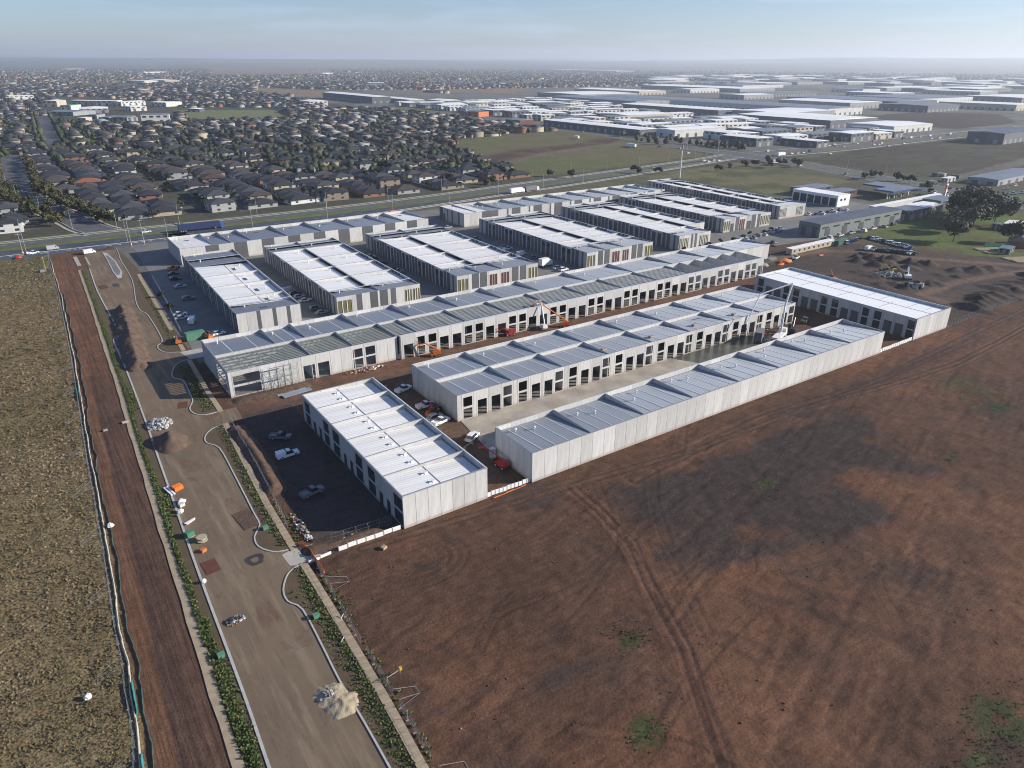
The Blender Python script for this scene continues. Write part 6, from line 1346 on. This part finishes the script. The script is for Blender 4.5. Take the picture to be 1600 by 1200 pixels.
bag('lone white sack on the edge of the left kerb',(12.6,114.6),WHITE,.5); crate('blue box on the dark strip of the red track',(6.1,188.6),.2,BG,1.0,.5,.4); crate('grey pallet of pits on the tan path',(10.9,190.8),.1,CONCP,1.4,.9,.3)
bag('white sack at the edge of the red track beside the fence',(1.3,142.6),WHITE,.7); bag('white sheet of foam lying in the dry grass',(-7.5,97.5),WHITE,.55)
def plate(name,label,cat,loc,w_,d,rz,m,h=.06): return tag(MB().box(-w_/2,-d/2,0,w_/2,d/2,h).obj(name,m,loc=(*loc,.022),rz=rz),label,cat)
RUST=mat('rust_plate',(.13,.05,.032),rough=.85,var=.15); DPAT=mat('wet_patch',(.055,.05,.045),rough=.5,var=.15)
plate('steel_plate','rust brown square plate over a trench on the road, lower left','steel plate',(14.7,118.6),2.6,4.2,.05,RUST); plate('steel_plate','rust brown plate on the road beside the driveway kerb','steel plate',(25.4,193.4),2.4,4,-.2,RUST); plate('steel_plate','rust brown plate near the highway end of the road','steel plate',(22.8,329),3,6,.1,RUST); plate('service_pit','dark service pit cover on the road near the highway','pit cover',(27.5,329),2.2,5,0,DPAT)
plate('soil_spill','brown soil spill at the right kerb above the driveway','soil spill',(24.4,130),3.4,7,.1,SOILD,.08)
t=thing('wet_patch','dark wet ring on the road beside the concrete driveway','puddle',(22.0,116.0,.024)); b=MB()
for i in range(20):
    a=6.283*i/20;a2=6.283*(i+1)/20; r=lambda q:(1.5+.25*math.sin(q*3),.95+.2*math.cos(q*2)); 
    b.poly([(r(a)[0]*math.cos(a)*.45,r(a)[1]*2.2*math.sin(a)*.45,0),(r(a)[0]*math.cos(a)*1.1,r(a)[1]*2.2*math.sin(a),0),(r(a2)[0]*math.cos(a2)*1.1,r(a2)[1]*2.2*math.sin(a2),0),(r(a2)[0]*math.cos(a2)*.45,r(a2)[1]*2.2*math.sin(a2)*.45,0)])
b.obj('stain',DPAT,t)
for i,(a,b_,lb) in enumerate([(10.6,94.8,'green electricity pillar in the left verge near the bottom'),(26.0,94.8,'green electricity pillar in the right verge near the bottom'),(26.6,124.4,'green electricity pillar at the kerb nook beside the driveway')]):
    t=thing('electricity_pillar',lb,'utility box',(a,b_,0)); MB().box(-.5,-.36,0,.5,.36,.75).obj('cabinet',mat('pillar_green',(.10,.24,.16),rough=.6,var=.06),t); MB().box(-.55,-.41,.75,.55,.41,.82).obj('lid',mat('pillar_green',(.13,.34,.22)),t)
for a,b_,lb in [(29.0,92.0,'white stake marker in the right verge'),(27.0,87,'bent white pipe lying in the right verge')]:
    tag(MB().tube((0,0,0),(.9,.5,.7),.06,.06,5).obj('marker_stake',WHITE,loc=(a,b_,0)),lb,'stake')
crate('small timber box alone on the brown field near the low white wall',(43.4,105.6),.4,RB[2],1.0,.8,.5)
t=thing('sign_post','yellow tagged barrier frame at the fence near the bottom right of the path','barrier',(29.8,75.5,0)); MB().tube((0,0,0),(0,0,1.1),.05,.05,5).obj('post',STEEL,t); MB().tube((2.4,.4,0),(2.4,.4,1.1),.05,.05,5).obj('post',STEEL,t); MB().tube((0,0,1.1),(2.4,.4,1.1),.05,.05,5).obj('rail',STEEL,t); MB().box(2.2,.2,1.0,2.6,.6,1.5).obj('lamp',PNT['yellow'],t)
# --- machines
TIRE=wheel_mesh(.45)
def boom_lift(label,loc,rz,reach,elev,col='orange'):
    t=thing('boom_lift',label,'boom lift',(*loc,.05),rz); p=PNT[col]
    MB().box(-1.6,-1.0,.5,1.6,1.0,1.0).obj('chassis',p,t); MB().hexa([(-1.9,-.9,1.0),(.8,-.9,1.0),(.8,.9,1.0),(-1.9,.9,1.0),(-1.7,-.8,1.9),(.6,-.8,1.7),(.6,.8,1.7),(-1.7,.8,1.9)]).obj('turret',p,t)
    a=(-1.2,0,1.8); b_=(a[0]+math.cos(elev)*reach,0,a[2]+math.sin(elev)*reach); q=MB(); q.tube(a,b_,.26,.18,6); q.obj('boom',p,t); c=(b_[0]+1.6,0,b_[2]-.5); MB().tube(b_,c,.14,.12,5).obj('jib',p,t)
    k=MB(); 
    for z in (0,1.1): 
        for (x0,y0,x1,y1) in ((0,-.9,0,.9),(.9,-.9,.9,.9),(0,-.9,.9,-.9),(0,.9,.9,.9)): k.tube((c[0]+x0,y0,c[2]+z),(c[0]+x1,y1,c[2]+z),.04,.04,4)
    for x0,y0 in ((0,-.9),(.9,-.9),(0,.9),(.9,.9)): k.tube((c[0]+x0,y0,c[2]),(c[0]+x0,y0,c[2]+1.1),.04,.04,4)
    k.box(c[0],-.9,c[2]-.05,c[0]+.9,.9,c[2]+.05); k.obj('basket',p,t)
    for X in (-1.2,1.2):
        for s in (-1,1): link('wheel',TIRE,t,(X,s*1.0,.45))
    return t
boom_lift('orange boom lift working at the left end doors of the unfinished shed',(99.5,186.6),2.75,5.0,.55); boom_lift('orange boom lift with long raised boom reaching the unfinished shed roof',(150.5,185.6),2.6,12.5,.62); boom_lift('red boom lift folded inside an open door of the unfinished shed',(129.7,189.0),2.9,3.5,.25,'red'); boom_lift('white boom lift standing against the unfinished shed beside the long orange boom',(142.8,187.6),1.4,7.5,1.2,'white')
boom_lift('red boom lift folded low along the blank wall near the low white wall',(79.0,118.0),1.7,6.5,.12,'red')
def handler(label,loc,rz,col):
    t=thing('telehandler',label,'telehandler',(*loc,.05),rz); p=PNT[col]; MB().box(-2.2,-.9,.6,2.0,.9,1.3).obj('body',p,t); MB().box(-.8,-.9,1.3,.5,-.1,2.4).obj('cab',GLZ,t); MB().tube((-2.1,.35,1.7),(3.0,.35,1.3),.26,.2,6).obj('boom',p,t); MB().box(2.9,-.5,.3,3.1,.9,1.3).obj('fork_carriage',TYRE,t)
    for X in (-1.4,1.4):
        for s in (-1,1): link('wheel',wheel_mesh(.6),t,(X,s*.95,.6))
handler('red telehandler in the shade beside the blank end wall of the middle shed',(79.6,152.0),1.2,'red'); handler('orange telehandler nose to the wall behind the silver wagon',(78.6,150.2),.4,'orange'); handler('orange telehandler left of the green container at the driveway',(34.6,243.6),1.4,'orange'); handler('orange loader right of the green container at the driveway',(43.6,243.0),1.9,'orange'); handler('orange telehandler behind the left end of the brightest shed',(271.5,168),.4,'orange'); handler('orange and white machine parked by the first checkerboard shed corner',(52.0,340.5),.3,'orange')
def excavator(label,loc,rz,col):
    t=thing('excavator',label,'excavator',(*loc,0),rz); p=PNT[col]
    for s in (-1,1): MB().hexa([(-1.8,s*1.3-.3,0),(1.8,s*1.3-.3,0),(1.8,s*1.3+.3,0),(-1.8,s*1.3+.3,0),(-1.5,s*1.3-.3,.9),(1.5,s*1.3-.3,.9),(1.5,s*1.3+.3,.9),(-1.5,s*1.3+.3,.9)]).obj('track',TYRE,t)
    MB().box(-2.2,-1.3,1.0,1.3,1.3,2.1).obj('house',p,t); MB().box(.0,.3,2.1,1.3,1.3,3.1).obj('cab',GLZ,t); MB().tube((1.2,-.2,1.9),(4.2,-.2,4.4),.3,.24,6).obj('boom',p,t); MB().tube((4.2,-.2,4.4),(6.0,-.2,1.4),.24,.16,6).obj('stick',p,t); MB().hexa([(5.5,-.7,.4),(6.4,-.7,.2),(6.4,.3,.2),(5.5,.3,.4),(5.7,-.7,1.4),(6.2,-.7,1.4),(6.2,.3,1.4),(5.7,.3,1.4)]).obj('bucket',TYRE,t); return t
excavator('yellow excavator deepest among the stones of the dark dirt yard',(318.5,161),2.4,'yellow').scale=(.8,.8,.8); excavator('white excavator nearest the sandy track in the dark dirt yard',(312.5,150.5),.6,'white'); excavator('orange digger close behind the brightest shed',(281,165.5),1.0,'orange')
rubble('pipe_stack','dark pipes stacked beside the track behind the brightest shed','pipe stack',(303.5,142.5),4,2.5,1.2,[TYRE,STEEL],40,2.6,12,'pipe')
# concrete pump truck
t=thing('concrete_pump_truck','white concrete pump truck with tall folded boom over the wet concrete yard','pump truck',(203.5,135.2,.06),.35)
MB().box(-5,-1.2,.9,2.6,1.2,1.8).obj('deck',PNT['white'],t); MB().hexa([(2.8,-1.2,.6),(5,-1.2,.6),(5,1.2,.6),(2.8,1.2,.6),(2.8,-1.2,3),(4.6,-1.1,2.9),(4.6,1.1,2.9),(2.8,1.2,3)]).obj('cab',PNT['white'],t); MB().box(4.4,-1,1.7,5.02,1,2.6).obj('windscreen',GLZ,t); MB().box(-6.2,-.9,.6,-5,.9,1.6).obj('hopper',PNT['red'],t)
for a_,b_ in (((1.5,1.0,1),(3.5,4.2,.1)),((1.5,-1,1),(3.5,-4.2,.1)),((-3.5,1,1),(-5,3.8,.1)),((-3.5,-1,1),(-5,-3.8,.1))): MB().tube(a_,b_,.14,.12,5).obj('outrigger',PNT['white'],t)
bp=[(1.2,0,2.0),(2.6,.4,11.0),(4.2,-.4,18.5),(-4.2,7.2,15.4),(-10.2,8.8,6.2),(-9.6,7.4,1.2)]
for i,(a_,b_) in enumerate(zip(bp[:-1],bp[1:])): MB().tube(a_,b_,[.36,.30,.24,.20,.10][i],[.30,.26,.2,.15,.09][i],6).obj('boom_section' if i<4 else 'delivery_hose',PNT['white'] if i<4 else TYRE,t)
for X in (-3.6,-2.4,1.0,4):
    for s in(-1,1): link('wheel',wheel_mesh(.5),t,(X,s*1.05,.5))
truck('red and grey concrete agitator truck backed up to the pump truck',(196.8,138.2),.5,'grey','red',8)
excavator('small dark machine right of the pump truck',(212,136.6),.5,'black')
# scaffold against the unfinished shed
t=thing('scaffold','steel scaffold with planks standing before a blank panel of the unfinished shed','scaffold',(46.2,188.4,0))
for i in range(6):
    for j in range(2): MB().tube((i*2.0,j*1.3,0),(i*2.0,j*1.3,7.2-.5*(i==0)),.05,.05,5).obj('standard',STEEL,t)
for k in range(4):
    for j in range(2): MB().tube((0,j*1.3,1.7*k+.4),(10,j*1.3,1.7*k+.4),.04,.04,4).obj('ledger',STEEL,t)
    if k in (1,3): MB().box(2.1,.25,1.7*k+1.9 if k<3 else 6.8,7.9,.75,1.7*k+1.95 if k<3 else 6.85).obj('plank',STEEL,t)
for i in range(5): MB().tube((i*2.0,1.3,3.3-(i%2)*3),((i+1)*2.0,1.3,.2+(i%2)*3),.04,.04,4).obj('brace',STEEL,t); MB().tube((i*2.0+1,-.9,0),(i*2.0+.2,1.2,6),.04,.04,4).obj('prop',STEEL,t); MB().tube((i*2.0,0,6.9-(i%2)*3),((i+1)*2.0,0,3.9+(i%2)*3),.035,.035,4).obj('brace',STEEL,t)
for i in range(5): MB().tube((i*2.0,0,.1+(i%2)*3),((i+1)*2.0,0,3.4+(i%2)*3),.035,.035,4).obj('brace',STEEL,t)
for i,(a,b_,lb) in enumerate([(52.5,185.6,'long pale steel beams stacked before the scaffold, farther'),(53.6,183.6,'long blue grey roof sheets stacked before the scaffold, nearer')]):
    t=thing('steel_stack',lb,'steel stack',(a,b_,0),.12)
    for q in range(5): MB().box(-4.2,-.9+q*.38,.05,4.2,-.62+q*.38,.32).obj('beam',[STEEL,mat('blue_sheet',(.30,.36,.42),rough=.4,metal=.4,var=.05)][i],t)
t=thing('portable_toilet','pale blue portable toilet against the blank end wall','portable toilet',(79.6,123.0,0),.1); MB().box(-.6,-.6,0,.6,.6,2.2).obj('cabin',mat('toilet_blue',(.18,.36,.50),rough=.6,var=.05),t); MB().box(-.64,-.64,2.2,.64,.64,2.4).obj('roof',WHITE,t); MB().box(-.4,-.65,.1,.4,-.58,2.0).obj('door',WHITE,t)
for i,(a,b_,lb) in enumerate([(77.5,130.5,'timber trestle beside the white wagon at the yard entrance'),(74.5,172.5,'low timber trestle between the sheds near the upper white ute')]):
    t=thing('trestle',lb,'trestle',(a,b_,0),.4); MB().box(-1.8,-.12,.6,1.8,.12,.72).obj('beam',RB[2],t); MB().box(-1.6,-.4,0,-1.45,.4,.62).obj('leg',RB[2],t); MB().box(1.45,-.4,0,1.6,.4,.62).obj('leg',RB[2],t)
# tarps and stores near the site offices
def tarp(label,loc,rx,ry,h,m,seed): 
    b=MB(); b.ball((0,0,.05),rx,ry,h,10,5,0,.22,random.Random(seed)); tag(b.obj('tarpaulin',m,loc=(*loc,0)),label,'tarpaulin')
tarp('bright orange tarpaulin over a heap beside the portable offices',(293.5,198.5),4.2,2.6,1.3,mat('orange_tarp',(.70,.20,.07),rough=.7,var=.1),1); tarp('small orange tarpaulin corner left of the bigger one',(287.8,196.5),2.2,1.2,.5,mat('orange_tarp',(.70,.20,.07)),2); tarp('grey green netting over stores behind the shed end',(290,206),6,2.4,1.0,mat('net_grey',(.13,.16,.13),rough=.9,var=.3),3); tarp('pale grey sheeting over stores at the shed end',(279,199.5),2.6,2.0,1.4,mat('net_pale',(.32,.33,.34),rough=.8,var=.2),4); tarp('small orange sheet on the dirt yard edge',(318.5,196.5),1.6,.9,.5,mat('orange_tarp',(.70,.20,.07)),5)
# highway edge furniture
for px_,py_,hh,lb in [(206,387,15,'tall power pole with red and white base at the highway corner'),(226,383,13,'power pole with orange base right of the tall highway corner pole'),(37,400,11,'green topped traffic camera pole at the far left highway edge')]:
    a,b_=survey(px_,py_); t=thing('power_pole',lb,'pole',(a,b_,0)); MB().tube((0,0,0),(0,0,hh),.16,.1,7).obj('pole',STEEL,t)
    for q in range(3): MB().tube((0,0,.4+q*1.1),(0,0,.95+q*1.1),.3,.3,7).obj('warning_band',PNT['orange'] if q%2==0 else WHITE,t)
    MB().box(-1.2,-.08,hh-.8,1.2,.08,hh-.6).obj('crossarm',STEEL,t)
a,b_=survey(72,424); t=thing('marker_pole','yellow marker pole with dark base in the dry grass','pole',(a,b_,0)); MB().tube((0,0,0),(0,0,6.5),.13,.1,6).obj('pole',PNT['yellow'],t); MB().box(-2.2,-1,0,-.4,1,.9).obj('base',BG,t)
a,b_=survey(29,404); tag(MB().ball((0,0,.5),1.5,1.0,.8,8,5,0,.2).obj('barrier',PNT['red'],loc=(a,b_,0)),'red plastic barrier at the highway edge of the grass field','barrier')
a,b_=survey(140,396); car('van','white','white van at the dirt junction with the highway',(a,b_,.03),.2); a,b_=survey(52,397); car('ute','white','white ute on the highway shoulder at the far left',(a,b_,.05),.1); a,b_=survey(83,390); car('van','silver','pale blue van on the near highway lane at the left',(a,b_,.06),.05)
# the brick cottage and yard at the right edge of the paddock
a,b_=survey(1592,386); t=thing('house','low brick house cut off by the right edge of the photo','house',(a,b_,0),.25)
MB().box(-2,-4,0,12,5,3).obj('wall',WM['brick'],t); r=MB(); hip(r,-2,-4,12,5,3,2.0); r.obj('roof',RM['slate grey'],t); [link('window',boxmesh(1.6,.1,1.2,GLASS,'window'),t,(1+q*4,-4.06,1)) for q in range(2)]
a,b_=survey(1588,362); shed('white roofed blue walled shed above the brick house at the right edge',(a,b_),.2,14,7,3.6,mat('blue_cladding',(.15,.22,.32)),RW,cat='shed',name='shed'); a,b_=survey(1577,398); shed('small grey lean-to below the brick house',(a,b_),.2,9,5,2.6,BG,RG,cat='shed',name='shed'); a,b_=survey(1563,360); shed('small tin shed among the paddock gums',(a,b_),.2,6,5,3.2,BG,RG,cat='shed',name='shed')
t=thing('screen_fence','green shade cloth screen on the paddock below the gums','fence',(survey(1537,387)[0],survey(1537,387)[1],0),-.45)
for q in range(8): MB().box(q*3,0,0,q*3+2.9,.06,2.2).obj('screen_panel',mat('green_screen',(.03,.24,.14),rough=.8,var=.1),t)
for i,(px_,py_) in enumerate([(1530,392),(1545,397),(1575,407),(1590,411)]):
    a,b_=survey(px_,py_); t=thing('timber_stack',['pale timber stack at the left below the green screen','pale timber stack second below the green screen','pale timber stack third along the paddock edge','pale timber stack at the right edge of the paddock'][i],'timber stack',(a,b_,0),-.5)
    for q in range(6): MB().box(0,q*.8,0,13,q*.8+.6,.5).obj('plank',mat('pale_timber',(.42,.31,.19),rough=.8,var=.1),t)
# paddock boundary fence
fence('dark paling fence between the workshops and the green paddock',[(351,213.5),(380,214.5),(430,217.5),(480,226)],step=2.45)
# small shrubs on the estate edges
for i,(a,b_,lb) in enumerate([(40.3,300,'dark green shrub beside the shaded car park fence, farther'),(39.2,283,'dark green shrub beside the shaded car park fence, nearer'),(283,203,'dark bush behind the end of the unfinished shed'),(292,209,'bigger dark bush left of the portable offices')]):
    t=thing('shrub',lb,'shrub',(a,b_,0),i); t.scale=(.45,.45,.35); link('stem',TK,t); link('crown',CRN['dark'][i%3],t)
for i in range(9): 
    a,b_=269+i*9.5,239-((i*5)%3)*1.2+i*.9; t=thing('shrub',f"clipped round shrub, {ordn(i+1)} from left along the sandy driveway",'shrub',(a,b_,0),i,'shrubs along the sandy driveway'); t.scale=(.36,.36,.34); link('stem',TK,t); link('crown',CRN['dark'][i%3],t)
# ================================================================ HAZE
hz=MB().box(-29000,-2600,-140,29000,35000,340)
hm=bpy.data.materials.new('haze_air'); hm.use_nodes=True; n,l=_links(hm); n.remove(n['Principled BSDF'])
pv=n.new('ShaderNodeVolumePrincipled'); pv.inputs['Color'].default_value=(0.80,0.86,0.95,1); pv.inputs['Density'].default_value=8.5e-5; pv.inputs['Anisotropy'].default_value=0.35
l.new(pv.outputs[0], n['Material Output'].inputs['Volume'])
struct(hz.obj('haze',hm),'stuff')
